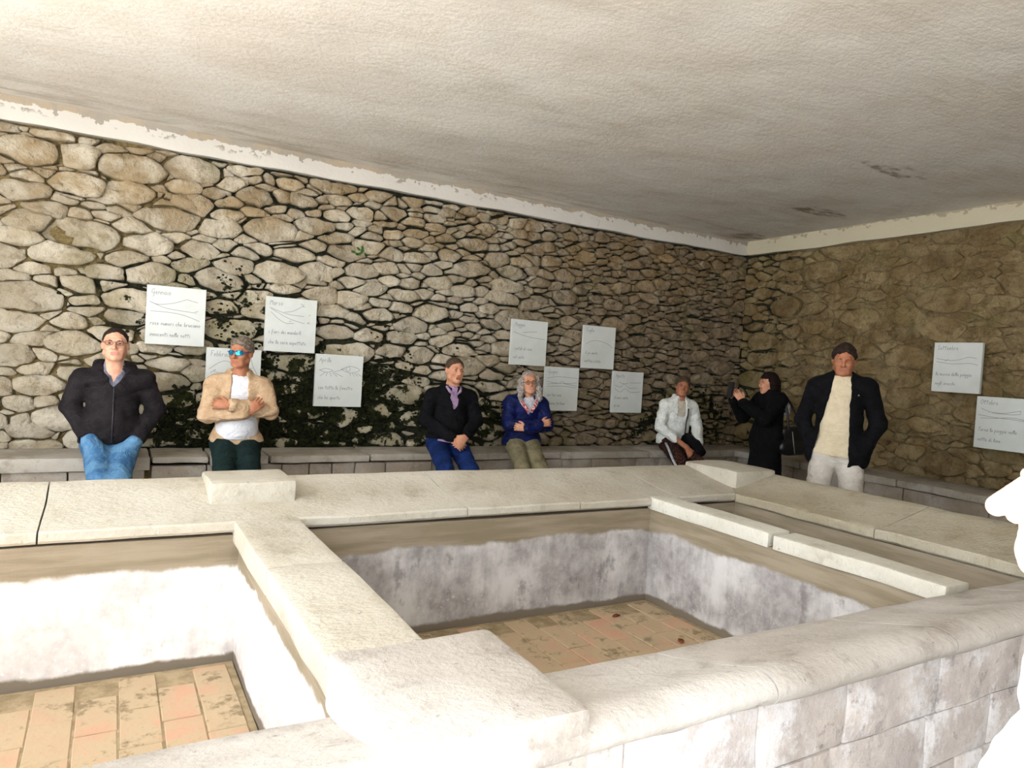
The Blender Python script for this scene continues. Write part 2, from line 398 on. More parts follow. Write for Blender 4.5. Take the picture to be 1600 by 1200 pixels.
def stone_outline(poly, gap, rng, n=28, rough=.05):
    P = np.array(poly)
    sgn = 1 if sum(P[i][0]*P[(i+1) % len(P)][1]-P[(i+1) % len(P)][0]*P[i][1] for i in range(len(P))) > 0 else -1
    Q = [tuple(p) for p in P]
    for i in range(len(P)):   # inset every edge by the joint width
        a, b = P[i], P[(i+1) % len(P)]; e = b-a; L = np.hypot(*e)
        if L < 1e-5: continue
        nx, ny = sgn*e[1]/L, -sgn*e[0]/L
        Q = clip_poly(Q, nx, ny, nx*a[0]+ny*a[1]-gap*rng.choice((.3, .7, 1.0, 1.6, 2.4)))
        if len(Q) < 3: return None
    R = []                    # knock the corners off, some more than others
    for i in range(len(Q)):
        a, b = np.array(Q[i]), np.array(Q[(i+1) % len(Q)]); w0, w1 = rng.uniform(.05, .24), rng.uniform(.05, .24)
        R += [tuple(a*(1-w0)+b*w0), tuple(a*w1+b*(1-w1))]
    Q = np.array(R); D = np.hypot(*(np.roll(Q, -1, 0)-Q).T); S = np.r_[0, np.cumsum(D)]
    if S[-1] < .07: return None
    t = np.linspace(0, S[-1], n, endpoint=False)+rng.uniform(0, S[-1]/n); QQ = np.r_[Q, Q[:1]]
    O = np.stack([np.interp(t, S, QQ[:, 0]), np.interp(t, S, QQ[:, 1])], 1)
    ph = rng.uniform(0, 50); s = min(1, S[-1]/.8)
    O = O + s*np.stack([.016*snoise(np.c_[O, np.full(n, ph)], 8)+.010*snoise(np.c_[O, np.full(n, ph)], 26), .013*snoise(np.c_[O, np.full(n, ph+9)], 8)+.009*snoise(np.c_[O, np.full(n, ph+5)], 26)], 1)
    if sgn < 0: O = O[::-1]
    return O
def stone_geo(O, h, back, rng):
    """rings (outline, depth) with depth>0 out of the wall; returns verts (u, v, d) and faces"""
    n = len(O); c = O.mean(0); ta, tb = rng.uniform(-.12, .12), rng.uniform(-.15, .15); ph = rng.uniform(0, 90)
    size = np.sqrt(np.ptp(O[:, 0])*np.ptp(O[:, 1]))
    V = []
    for s, k in ((1.0, None), (1.0, .5), (.94, .9), (.62, 1.0)):
        R = c+(O-c)*s
        if k is None: d = np.full(n, back)
        else:
            d = h*k + (ta*(R[:, 0]-c[0])+tb*(R[:, 1]-c[1]))*min(1, k+.2) + .11*size*k*snoise(np.c_[R, np.full(n, ph)], 14)
        V.append(np.c_[R, d])
    V.append(np.array([[c[0], c[1], h*1.02+.05*size*snoise(np.array([[c[0], c[1], ph]]), 13)[0]]]))
    V = np.concatenate(V); F = []
    for r in range(3):
        for i in range(n): F.append((r*n+i, r*n+(i+1) % n, (r+1)*n+(i+1) % n, (r+1)*n+i))
    for i in range(n): F.append((3*n+i, 3*n+(i+1) % n, 4*n))
    return V, F
def build_stones(polys, place, parent, mat, gapf, hf, seed, rank):
    rng = random.Random(seed); items = []
    for p in polys:
        c = np.array(p).mean(0); O = stone_outline(p, gapf(*c), rng)
        if O is None: continue
        V, F = stone_geo(O, hf(*c, rng), -.035, rng); items.append((rank(c, area(p)), place(V), F))
    items.sort(key=lambda t: -t[0])
    for _, V, F in items[:300]:
        c = V.mean(0); link('stone', pymesh('stone', V-c, F), parent, [mat], c)
    VV, FF, k = [], [], 0
    for _, V, F in items[300:]:
        VV.append(V); FF += [tuple(i+k for i in f) for f in F]; k += len(V)
    if VV: tag(link('small_stones', pymesh('small_stones', np.concatenate(VV), FF), parent, [mat]), kind='stuff')
    return len(items)
def mossm(u, v):
    e = lambda cx, cz, rx, rz: math.exp(-((u-cx)/rx)**2-((v-cz)/rz)**2)
    return min(1, 1.1*e(1.8, .95, 1.0, .55)+.8*e(.9, .7, .6, .3)+.5*e(3.3, .75, .9, .4)+.4*e(6.3, .8, .9, .5)+.25*e(.6, 1.8, .8, .4))
rg = random.Random(21)
big = lambda u, v: (1.12 if u < 2.2 else .92 if u < 4.2 else .74)*(1.0 if v < 2.6 else .9)
CB = cells(-1.7, XW, .56, ZB-.02, (.112, .09, .07, .05, .036, .026), (40, 200, 800, 1800, 2200, 1500), 2.2, rg, big)
cx0 = lambda c: math.hypot(c[0], YW)
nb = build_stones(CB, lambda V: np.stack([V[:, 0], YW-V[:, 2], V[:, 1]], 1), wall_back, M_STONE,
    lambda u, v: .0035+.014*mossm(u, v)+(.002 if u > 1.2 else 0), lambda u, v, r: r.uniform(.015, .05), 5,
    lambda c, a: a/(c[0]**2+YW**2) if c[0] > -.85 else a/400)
CR = cells(1.9, YW-.02, .56, ZB-.02, (.13, .10, .07, .048, .034), (30, 100, 420, 1100, 1500), 2.1, rg, lambda u, v: .92)
nr = build_stones(CR, lambda V: np.stack([XW-V[:, 2], V[:, 0], V[:, 1]], 1)[:, [0, 1, 2]], wall_right, M_STONE_R,
    lambda u, v: .003+(.006 if u > 5.6 else 0), lambda u, v, r: (r.uniform(.008, .03) if (v < 1.3 or u > 5.5) else r.uniform(-.012, .012)), 6,
    lambda c, a: a/(XW**2+c[0]**2) if c[0] > 3.1 else a/400)
for o in wall_right.children: o.data.flip_normals()
print('stones', nb, nr)
# moss cushions in the damp joints
def moss():
    r = random.Random(4); bm0 = bmesh.new(); bmesh.ops.create_icosphere(bm0, subdivisions=1, radius=1)
    B = np.array([v.co[:] for v in bm0.verts]); Fc = np.array([[v.index for v in f.verts] for f in bm0.faces]); bm0.free()
    VV, FF, k = [], [], 0
    while k < 12*7500:
        u = r.uniform(-.9, 6.9); v = r.uniform(.56, 2.3)
        if r.random() > mossm(u, v)**1.2: continue
        if snoise(np.array([[u, 0, v]]), 5)[0] < .75-1.0*mossm(u, v): continue
        s = r.uniform(.006, .016)
        J = B*(1+.25*np.sin(B@_K[:3].T*3+k).sum(1, keepdims=True)/3)*[s*1.3, s*.9, s]
        VV.append(J+[u, YW-.004-r.uniform(0, .022), v]); FF.append(Fc+k); k += len(B)
    return npmesh('moss_cushions', np.concatenate(VV), np.concatenate(FF))
tag(link('moss', moss(), wall_back, [M_MOSS]), 'dark green moss growing over the damp joints', kind='stuff')
# a seedling in a joint
sd = empty('wall_seedling', (2.02, YW-.03, 2.42), 'small bright green leafy seedling rooted in a rubble wall joint', 'plant')
def leafmesh():
    V = [(0, 0, 0), (.012, -.006, .018), (.010, -.010, .036), (0, -.012, .05), (-.010, -.010, .036), (-.012, -.006, .018), (0, -.011, .026)]
    return pymesh('leaf', V, [(0, 1, 6), (1, 2, 6), (2, 3, 6), (3, 4, 6), (4, 5, 6), (5, 0, 6)])
for i in range(7):
    o = link('leaf', leafmesh(), sd, [M_LEAF], (2.02+RNG.uniform(-.05, .06), YW-.045, 2.42+RNG.uniform(-.03, .03)))
    o.rotation_euler = (RNG.uniform(-.2, .5), RNG.uniform(-1.6, 1.6), 0)
# ------------------------------------------------------------------ stone benches along the walls
ZS = .575
bench = empty('stone_bench', (2.2, 6.3, 0), 'long low stone bench of slabs along the mossy rubble wall', 'bench')
cuts = [(-1.9, .30, .105), (.31, .72, .05), (.73, 1.18, .07), (1.19, 2.05, .062), (2.06, 2.95, .062), (2.96, 4.1, .066), (4.11, 5.3, .075), (5.31, 7.17, .08)]
for a, b, t in cuts:
    rock_box('slab', a+.003, b-.003, 6.045+RNG.uniform(-.012, .012), 6.565, ZS-t, ZS+RNG.uniform(-.004, .004), M_BENCH, bench, .012, .004, 3)
plain_box('core', -1.9, 7.17, 6.16, 6.55, 0, ZS-.11, M_MORTAR, bench)
def base_row(parent, axis, s0, s1, front, depth, z0, z1, rng, wmin=.22, wmax=.55, mat=M_BENCHB):
    s = s0
    while s < s1-.05:
        w = min(rng.uniform(wmin, wmax), s1-s); j = rng.uniform(-.012, .012)
        if axis == 'x': rock_box('base_stone', s+.004, s+w-.004, front+j, front+depth, z0+.004, z1-.003, mat, parent, .012, .005, 1, 17)
        else: rock_box('base_stone', front+j, front+depth, s+.004, s+w-.004, z0+.004, z1-.003, mat, parent, .012, .005, 1, 17)
        s += w
rb = random.Random(12)
base_row(bench, 'x', -1.9, .30, 6.08, .12, .24, ZS-.105, rb, .4, .8)
base_row(bench, 'x', .31, 7.1, 6.08, .12, .36, ZS-.075, rb, .18, .5)
base_row(bench, 'x', .31, 7.1, 6.08, .12, .2, .36, rb, .25, .6)
base_row(bench, 'x', -1.9, 7.1, 6.08, .12, 0, .2, rb, .3, .6)
benchr = empty('stone_bench', (6.9, 3.2, 0), 'grey stone bench along the ochre end wall behind the trough', 'bench')
yy = [6.03, 5.1, 4.0, 2.75, 1.4, .1, -1.2]
for a, b in zip(yy[1:], yy[:-1]):
    rock_box('slab', 6.63+RNG.uniform(-.012, .012), 7.19, a+.004, b-.004, ZS-.075, ZS+RNG.uniform(-.004, .004), M_BENCH, benchr, .014, .004, 3)
plain_box('core', 6.74, 7.18, -1.2, 6.03, 0, ZS-.08, M_MORTAR_R, benchr)
base_row(benchr, 'y', -1.2, 6.03, 6.67, .12, .25, ZS-.076, rb, .4, .9)
base_row(benchr, 'y', -1.2, 6.03, 6.67, .12, 0, .25, rb, .4, .9)

# ------------------------------------------------------------------ the washing trough
tr = empty('washing_trough', (1.0, 2.5, 0), 'large stone washing trough divided into basins with sloping washing slabs', 'trough')
ZO, ZI = .775, .675
XL, XI, XO = -2.2, 3.73, 4.28     # left outer, right inner, right outer edge
YN, YNI, YFI, YFO = 1.10, 1.50, 3.36, 4.00
def concave(ai, ao, zi, zo, n=9, p=1.35):
    return [(ai+(ao-ai)*i/(n-1), zi+(zo-zi)*(i/(n-1))**p) for i in range(n)]
far = [(YFI+.01, ZI-.05), (YFI, ZI-.038), (YFI, ZI-.008), (YFI+.008, ZI)] + concave(YFI+.02, YFO-.03, ZI+.002, ZO)[1:] + [(YFO-.006, ZO-.004), (YFO, ZO-.02), (YFO, ZO-.16), (YFI+.06, ZI-.06)]
mit = lambda a: XI+(a-YFI)/(YFO-YFI)*(XO-XI)
js = [XL+.5, -1.1, -.225, 1.70, 2.44, 3.22]
for a, b in zip(js[:-1], js[1:]):
    extrude('coping_slab', far, 'x', a+.0035, b-.0035, M_COPING, tr)
extrude('coping_slab', far, 'x', js[-1]+.0035, mit, M_COPING, tr)
rgt = [(XI+.01, ZI-.062), (XI, ZI-.05), (XI, ZI-.008), (XI+.008, ZI)] + concave(XI+.02, XO-.03, ZI+.002, ZO)[1:] + [(XO-.006, ZO-.004), (XO, ZO-.02), (XO, ZO-.16), (XI+.06, ZI-.075)]
mr1 = lambda a: YFI+(a-XI)/(XO-XI)*(YFO-YFI)-.004
mr0 = lambda a: YNI+(a-XI)/(XO-XI)*(YN-YNI)+.003
extrude('coping_slab', rgt, 'y', 2.355, mr1, M_COPING_R, tr)
extrude('coping_slab', rgt, 'y', mr0, 2.349, M_COPING_R, tr)
near = [(YNI-.01, ZI-.075), (YNI, ZI-.06), (YNI, ZI-.008), (YNI-.008, ZI)] + concave(YNI-.02, YN+.05, ZI+.002, ZO, 8, 1.2)[1:] + \
    [(YN+.05-.055*math.sin(t)*1.35, ZO-.042+.042*math.cos(t)) for t in np.linspace(.35, 2.75, 9)] + [(YN+.03, ZO-.09), (YNI-.06, ZI-.085)]
mn = lambda a: XI+(a-YNI)/(YN-YNI)*(XO-XI)
jn = [XL+.4, -1.0, 0.0, .46, 1.385, 2.15, 3.1]
for a, b in zip(jn[:-1], jn[1:]):
    extrude('coping_slab', near, 'x', a+.0035, b-.0035, M_NEARCOP, tr)
extrude('coping_slab', near, 'x', jn[-1]+.0035, mn, M_NEARCOP, tr)
lft = [(-1.65, ZI-.06), (-1.65, ZI), *concave(-1.67, XL+.03, ZI+.002, ZO)[1:], (XL, ZO-.02), (XL, ZO-.16)]
extrude('coping_slab', lft, 'y', YN, YFO, M_COPING, tr)
# cap blocks
for x0, x1, y0, y1, z0 in ((.445, .85, 3.61, 4.02, .60), (3.86, 4.265, 3.475, 3.99, .63), (.445, .852, 1.085, 1.535, .67)):
    rock_box('cap_block', x0, x1, y0, y1, z0, .806, M_COPING if y0 > 3 else M_NEARCOP, tr, .018, .004, 3, 9)
# dividers
for a, b in ((1.50, 2.617), (2.622, 3.63)):
    rock_box('divider_slab', .52, .807, a, b, .57, ZI+.002, M_COPING, tr, .012, .004, 5, 8)
rock_box('divider_wall', .545, .66, 1.4, 3.45, 0, .58, M_BASIN_LIT, tr, 0, .004, 6, 5)
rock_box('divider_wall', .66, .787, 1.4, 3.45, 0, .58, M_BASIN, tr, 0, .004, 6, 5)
for a, b, dz in ((1.56, 2.425, 0), (2.455, 3.40, .004)):
    rock_box('divider_slab', 2.99, 3.165, a, b, ZI-.075, ZI+dz, M_DIVR, tr, .01, .004, 5, 8)
rock_box('divider_wall', 3.005, 3.15, 1.4, 3.45, 0, ZI-.07, M_BASIN, tr, 0, .004, 6, 5)
# basin walls
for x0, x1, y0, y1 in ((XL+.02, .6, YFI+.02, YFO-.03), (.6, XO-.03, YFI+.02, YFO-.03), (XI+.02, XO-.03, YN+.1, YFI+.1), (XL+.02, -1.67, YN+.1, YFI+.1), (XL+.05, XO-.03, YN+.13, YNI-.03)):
    rock_box('basin_wall', x0, x1, y0, y1, 0, ZI-.066, M_BASIN_LIT if x0 < 0 and y0 > 3 else M_BASIN, tr, 0, .004, 6, 5)
# basin floors: brick pavers bedded in silt
def pavers(x0, x1, y0, y1, z):
    fl = plain_box('basin_floor', x0, x1, y0, y1, 0, z-.004, M_SILT, tr)
    me = None; L, W = .29, .145
    bm = bmesh.new(); bmesh.ops.create_cube(bm, size=1)
    for v in bm.verts: v.co = (v.co.x*(W-.006), v.co.y*(L-.006), v.co.z*.03)
    bmesh.ops.bevel(bm, geom=bm.edges[:], offset=.004, segments=1, affect='EDGES')
    me = bpy.data.meshes.new('paver'); bm.to_mesh(me); bm.free(); me.materials.append(M_PAVER)
    i = 0; x = x0+W/2
    while x < x1-W/2+.01:
        y = y1-.03-L/2-(L/2 if i % 2 else 0)
        while y > y0+L/2:
            o = link('paver', me, fl, (), (x+RNG.uniform(-.002, .002), y, z-.015+RNG.uniform(-.001, .003)))
            o.rotation_euler = (RNG.uniform(-.003, .003), RNG.uniform(-.004, .004), RNG.uniform(-.012, .012)); y -= L
        x += W; i += 1
pavers(.79, 3.0, 1.48, 3.37, .03)
pavers(-1.66, .54, 1.48, 3.37, .03)
plain_box('basin_floor', 3.155, 3.74, 1.48, 3.37, 0, .2, M_SILT, tr)
# ashlar facing under the near coping and plain outer faces
ow = plain_box('outer_wall', XL+.05, XO-.02, YN+.07, YN+.16, 0, ZO-.10, M_FRONT, tr)
rz = random.Random(9); rows = [(.0, .17), (.17, .345), (.345, .51), (.51, .682)]
for k, (z0, z1) in enumerate(rows):
    s = XL+.06+rz.uniform(-.2, 0)
    while s < XO-.05:
        w = rz.uniform(.22, .5); a = max(s, XL+.06); b = min(s+w, XO-.03)
        if b-a > .04: rock_box('ashlar_block', a+.002, b-.002, YN+.035+rz.uniform(-.003, .003), YN+.12, z0+.001, z1-.001, M_FRONT, ow, .007, .005, 2, 14)
        s += w
plain_box('outer_wall', XO-.05, XO-.02, YN+.1, YFO-.02, 0, ZO-.15, M_BASIN, tr)
plain_box('outer_wall', XL+.03, XO-.04, YFO-.05, YFO-.02, 0, ZO-.15, M_BASIN, tr)

# ------------------------------------------------------------------ month plaques
M_PLQ = simple('white_enamel_plaque', srgb(214, 218, 214), .35, srgb(206, 211, 205), 5, 0, 50, .5)
M_PLQE = simple('plaque_edge', srgb(150, 150, 148), .6)
M_INK = simple('engraved_grey', srgb(138, 140, 144), .8)
# single-stroke handwriting: letters on a grid, x-height 1, ascender 2, descender -1
G = {
'a': [[(.8, .8), (.5, 1), (.15, .75), (.15, .25), (.5, 0), (.8, .4), (.8, 1)], [(.8, .4), (.85, 0), (1, .1)]],
'b': [[(.15, 2), (.15, 0), (.6, 0), (.85, .4), (.6, .95), (.15, .7)]],
'c': [[(.8, .8), (.5, 1), (.15, .6), (.3, .05), (.85, .1)]],
'd': [[(.8, .8), (.5, 1), (.15, .7), (.15, .2), (.5, 0), (.8, .4)], [(.85, 2), (.8, .2), (1, 0)]],
'e': [[(.15, .5), (.8, .6), (.55, 1), (.2, .75), (.2, .2), (.55, 0), (.9, .2)]],
'f': [[(.8, 1.9), (.5, 2), (.4, 1.5), (.4, -.8)], [(.1, .9), (.8, .9)]],
'g': [[(.8, .9), (.4, 1), (.15, .6), (.4, .1), (.8, .4)], [(.8, 1), (.8, -.6), (.4, -.9), (.1, -.6)]],
'h': [[(.15, 2), (.15, 0)], [(.15, .6), (.5, 1), (.8, .7), (.8, 0)]],
'i': [[(.3, 1), (.3, .1), (.5, 0)], [(.3, 1.45), (.36, 1.55)]],
'l': [[(.2, .1), (.5, 1.6), (.35, 2), (.2, 1.5), (.25, .2), (.5, 0)]],
'm': [[(.1, 1), (.1, 0)], [(.1, .7), (.35, 1), (.5, .7), (.5, 0)], [(.5, .7), (.75, 1), (.9, .7), (.9, 0)]],
'n': [[(.15, 1), (.15, 0)], [(.15, .6), (.5, 1), (.8, .7), (.85, 0)]],
'o': [[(.5, 1), (.15, .7), (.2, .15), (.55, 0), (.85, .4), (.75, .9), (.5, 1)]],
'p': [[(.15, 1), (.15, -1)], [(.15, .7), (.5, 1), (.85, .6), (.6, .05), (.15, .2)]],
'q': [[(.8, .9), (.4, 1), (.15, .5), (.4, 0), (.8, .3)], [(.8, 1), (.8, -1)]],
'r': [[(.2, 1), (.2, 0)], [(.2, .6), (.5, 1), (.8, .9)]],
's': [[(.8, .85), (.45, 1), (.2, .75), (.75, .35), (.6, 0), (.15, .1)]],
't': [[(.4, 1.8), (.4, .2), (.65, 0)], [(-.2, 1.25), (1.1, 1.3)]],
'u': [[(.15, 1), (.15, .3), (.4, 0), (.75, .3)], [(.8, 1), (.85, 0)]],
'v': [[(.1, 1), (.45, 0), (.85, 1)]],
'z': [[(.15, 1), (.8, 1), (.15, 0), (.85, 0)]],
'G': [[(1.1, 1.6), (.7, 2), (.2, 1.6), (.1, .8), (.5, .2), (1.1, .5), (1.1, 1), (.7, 1)], [(1.1, .5), (1.1, -.7), (.7, -.9)]],
'F': [[(.2, 2), (.2, 0)], [(-.1, 2), (1.1, 2)], [(.2, 1.1), (.8, 1.1)]],
'M': [[(.1, 0), (.25, 2), (.65, .8), (1.05, 2), (1.2, 0)]],
'A': [[(.1, 0), (.6, 2), (1.1, 0)], [(.2, .8), (1.0, .8)]],
'L': [[(.3, 2), (.2, 0), (1.0, .1)]],
'S': [[(1.0, 1.7), (.6, 2), (.2, 1.6), (.9, .6), (.6, 0), (.1, .3)]],
'O': [[(.6, 2), (.1, 1.2), (.3, .2), (.8, 0), (1.2, .8), (1.0, 1.7), (.6, 2)]],
'T': [[(.6, 2), (.5, 0)], [(0, 1.9), (1.3, 2)]],
"'": [[(.2, 2), (.15, 1.6)]],
}
def strokes(text, x, y, size):
    """polylines of a handwritten line starting at x, y (plaque units 0..1)"""
    out = []
    for ch in text:
        if ch == ' ': x += .75*size; continue
        gl = G.get(ch)
        if gl is None: x += .5*size; continue
        for s in gl: out.append([(x+px*size*.82+py*size*.12, y+py*size*.85) for px, py in s])
        x += (1.3 if ch in 'MGO' else 1.15 if ch in 'FASTmL' else .55 if ch in "i'l" else .95)*size*.9
    return out
def ribbon(name, lines, w, place, parent):
    V, F = [], []
    for L in lines:
        P = np.array(L, float)
        if len(P) > 2 and len(P) < 12:   # ease the bends
            for _ in range(1):
                Q = [P[0]]
                for a, b in zip(P[:-1], P[1:]): Q += [a*.75+b*.25, a*.25+b*.75]
                P = np.array(Q+[P[-1]])
        T = np.gradient(P, axis=0); T /= np.linalg.norm(T, axis=1, keepdims=True)+1e-9
        Nn = np.stack([-T[:, 1], T[:, 0]], 1)*w/2; k = len(V)
        for p, n in zip(P, Nn): V += [p+n, p-n]
        F += [(k+2*i, k+2*i+1, k+2*i+3, k+2*i+2) for i in range(len(P)-1)]
    return link(name, pymesh(name, [place(*v) for v in V], F, False), parent, [M_INK])
def arc(pts, n=14):
    """smooth curve through a few points"""
    P = np.array(pts, float); m = len(P); out = []
    for i in range(m-1):
        p0, p1, p2, p3 = P[max(i-1, 0)], P[i], P[i+1], P[min(i+2, m-1)]
        for t in np.linspace(0, 1, n, endpoint=False):
            out.append(.5*((2*p1)+(-p0+p2)*t+(2*p0-5*p1+4*p2-p3)*t*t+(-p0+3*p1-3*p2+p3)*t**3))
    return [tuple(q) for q in out]+[tuple(P[-1])]
def eye(cx, cy, w, h): return [arc([(cx-w, cy), (cx, cy+h), (cx+w, cy), (cx, cy-h), (cx-w, cy)])]
ring = lambda cx, cy, r: [[(cx+r*math.cos(t), cy+r*math.sin(t)) for t in np.linspace(0, 6.283, 14)]]
PW, PHh = .448, .484
PL = [
 ('Gennaio', ['rose numeri che bruciano', 'innocenti nelle notti'], [arc([(.08, .71), (.2, .68), (.45, .72), (.67, .80)]), [(.67, .80), (.86, .76)], arc([(.05, .72), (.3, .63), (.55, .60), (.84, .58)]), arc([(.07, .56), (.4, .555), (.65, .52), (.9, .44)]), [(.82, .6), (.87, .61)]],
  'x', .245, 1.935, 'white month plaque reading Gennaio with two long flowing lines'),
 ('Febbraio', ['i passi dei monti', 'che belli'], [[(.06, .62), (.27, .77), (.43, .77), (.62, .60)], [(.08, .55), (.2, .63), (.12, .56), (.62, .55)], arc([(.44, .76), (.62, .68), (.84, .66)]), arc([(.6, .73), (.72, .77), (.80, .87)]), arc([(.80, .87), (.85, .7), (.94, .55)]), arc([(.5, .72), (.66, .6), (.74, .56)]), [(.7, .46), (.95, .455)]],
  'x', .723, 1.445, 'white month plaque reading Febbraio with peaked mountain outlines'),
 ('Marzo', ['i fiori dei mandorli', 'che la sera aspettate'], [arc([(.07, .80), (.3, .73), (.5, .69), (.75, .68)]), arc([(.1, .78), (.4, .64), (.6, .58), (.76, .55)]), arc([(.1, .72), (.25, .6), (.4, .53), (.55, .54)]), arc([(.36, .73), (.52, .76), (.7, .86)])]+[[(.7+.1*math.cos(a)*.6, .86+.06*math.sin(a)), (.72, .86)] for a in (0, 1, 2)]+[[(.82, .55), (.86, .58)], [(.82, .57), (.87, .55)], [(.84, .70), (.88, .72)], [(.46, .56), (.5, .58)]],
  'x', 1.195, 1.935, 'white month plaque reading Marzo with thin drooping blossom twigs'),
 ('Aprile', ['con tutte le finestre', 'che ho aperte'], eye(.22, .69, .14, .035)+eye(.73, .725, .2, .065)+ring(.68, .735, .045)+[arc([(.36, .66), (.5, .70), (.62, .74)])]+[[(.2+.05*i, .65), (.1+.12*i, .58)] for i in range(5)]+[[(.72+.05*i, .66), (.74+.08*i, .6)] for i in range(4)],
  'x', 1.665, 1.445, 'white month plaque reading Aprile with two drawn eyes'),
 ('Maggio', ['i petali di rosa', 'nel vento'], [arc([(.05, .72), (.3, .66), (.6, .62), (.95, .60)]), arc([(.3, .72), (.5, .74), (.7, .76)])],
  'x', 3.742, 1.945, 'white month plaque reading Maggio with one long sagging line'),
 ('Giugno', ['con tua voce', 'e buona fortuna'], [arc([(.06, .74), (.4, .78), (.95, .76)]), arc([(.06, .66), (.4, .63), (.5, .68), (.62, .63), (.95, .66)]), arc([(.06, .60), (.5, .63), (.95, .58)]), arc([(.06, .55), (.5, .57), (.95, .54)])],
  'x', 4.205, 1.455, 'white month plaque reading Giugno with several wavy horizontal lines'),
 ('Luglio', ['il piu amato', 'mattino estate'], [arc([(.08, .56), (.25, .64), (.5, .65), (.75, .60), (.9, .52)])],
  'x', 4.69, 1.955, 'white month plaque reading Luglio with a single low hill line'),
 ('Agosto', ['il mare canta', 'di noi'], [arc([(.06, .58), (.25, .50), (.4, .58), (.6, .5), (.92, .52)]), arc([(.06, .66), (.25, .62), (.36, .70), (.55, .6), (.8, .62)]), [(.55, .73), (.92, .74)], arc([(.2, .74), (.35, .70), (.5, .72)])],
  'x', 5.155, 1.45, 'white month plaque reading Agosto with small wave lines'),
 ('Settembre', ['la musica della pioggia', 'negli orecchi'], [arc([(.07, .67), (.35, .64), (.55, .66), (.72, .71), (.9, .69)]), arc([(.07, .61), (.4, .57), (.75, .59), (.93, .56)]), [(.25, .62), (.32, .66)]],
  'y', 4.07, 1.94, 'white month plaque reading Settembre hung on the ochre end wall'),
 ('Ottobre', ['Torna la pioggia nella', 'notte di luna'], [arc([(.1, .77), (.25, .72), (.5, .70), (.7, .74), (.84, .77)]), [(.3, .69), (.84, .69), (.84, .77)], arc([(.05, .64), (.4, .61), (.7, .60), (.95, .58)]), arc([(.1, .58), (.4, .60), (.7, .63), (.95, .6)]), [(.24, .69), (.27, .70)]],
  'y', 3.63, 1.43, 'white month plaque reading Ottobre on the ochre wall below Settembre'),
]
for month, text, draw, ax, s, z, lab in PL:
    if ax == 'x':
        k = 6.5/6.6; x0 = s*k; zt = CAMH+(z-CAMH)*k; yf = 6.5
        pl = empty('month_plaque', (x0+PW/2, yf+.1, zt-PHh), lab, 'plaque', 'month plaques on the rubble walls')
        rock_box('board', x0, x0+PW, yf, yf+.035, zt-PHh, zt, M_PLQ, pl, .002, 0, 0, seg=1)
        rock_box('mount', x0+.05, x0+PW-.05, yf+.034, yf+.13, zt-PHh+.05, zt-.05, M_PLQE, pl, .01, 0, 0, seg=1)
        place = lambda u, v, x0=x0, zt=zt, yf=yf: (x0+u*PW, yf-.0012, zt-PHh+v*PHh)
    else:
        k = 7.11/7.22; y0 = s*k; zt = CAMH+(z-CAMH)*k; xf = 7.11
        pl = empty('month_plaque', (xf+.1, y0-PW/2, zt-PHh), lab, 'plaque', 'month plaques on the rubble walls')
        rock_box('board', xf, xf+.035, y0-PW, y0, zt-PHh, zt, M_PLQ, pl, .002, 0, 0, seg=1)
        rock_box('mount', xf+.034, xf+.14, y0-PW+.05, y0-.05, zt-PHh+.05, zt-.05, M_PLQE, pl, .01, 0, 0, seg=1)
        place = lambda u, v, y0=y0, zt=zt, xf=xf: (xf-.0012, y0-u*PW, zt-PHh+v*PHh)
    sc = .043
    ls = strokes(month, .07, .85, .055)
    for i, t in enumerate(text):
        w = len(t)*.033; q = strokes(t, .07, .33-.19*i, sc)
        mx = max(p[0] for l in q for p in l)
        if mx > .95: q = [[(.07+(a-.07)*.88/(mx-.07), b) for a, b in l] for l in q]
        ls += q
    tag(ribbon('lettering', ls, .0078, place, pl), kind='stuff'); tag(ribbon('line_drawing', draw, .008, place, pl), kind='stuff')

# dry leaves blown into the basin
M_DRY = simple('dry_leaf', srgb(120, 62, 34), .8)
for lx, ly, lab in ((2.62, 3.18, 'dry reddish leaf lying by the far wall of the brick-floored basin'), (2.72, 2.75, 'dark curled leaf lying beside the narrow divider in the basin')):
    V = [(0, -.03, .004), (.016, -.01, .010), (.014, .012, .012), (0, .034, .006), (-.014, .012, .014), (-.016, -.01, .009), (0, 0, .003)]
    tag(link('dry_leaf', pymesh('dry_leaf', V+[(a, b, c+.0015) for a, b, c in V], [f for i in range(6) for f in ((i, (i+1) % 6, 6), (7+(i+1) % 6, 7+i, 13), (i, 7+i, 7+(i+1) % 6, (i+1) % 6))]), None, [M_DRY], (lx, ly, .030)), lab, 'leaf').rotation_euler = (0, 0, lx*9)
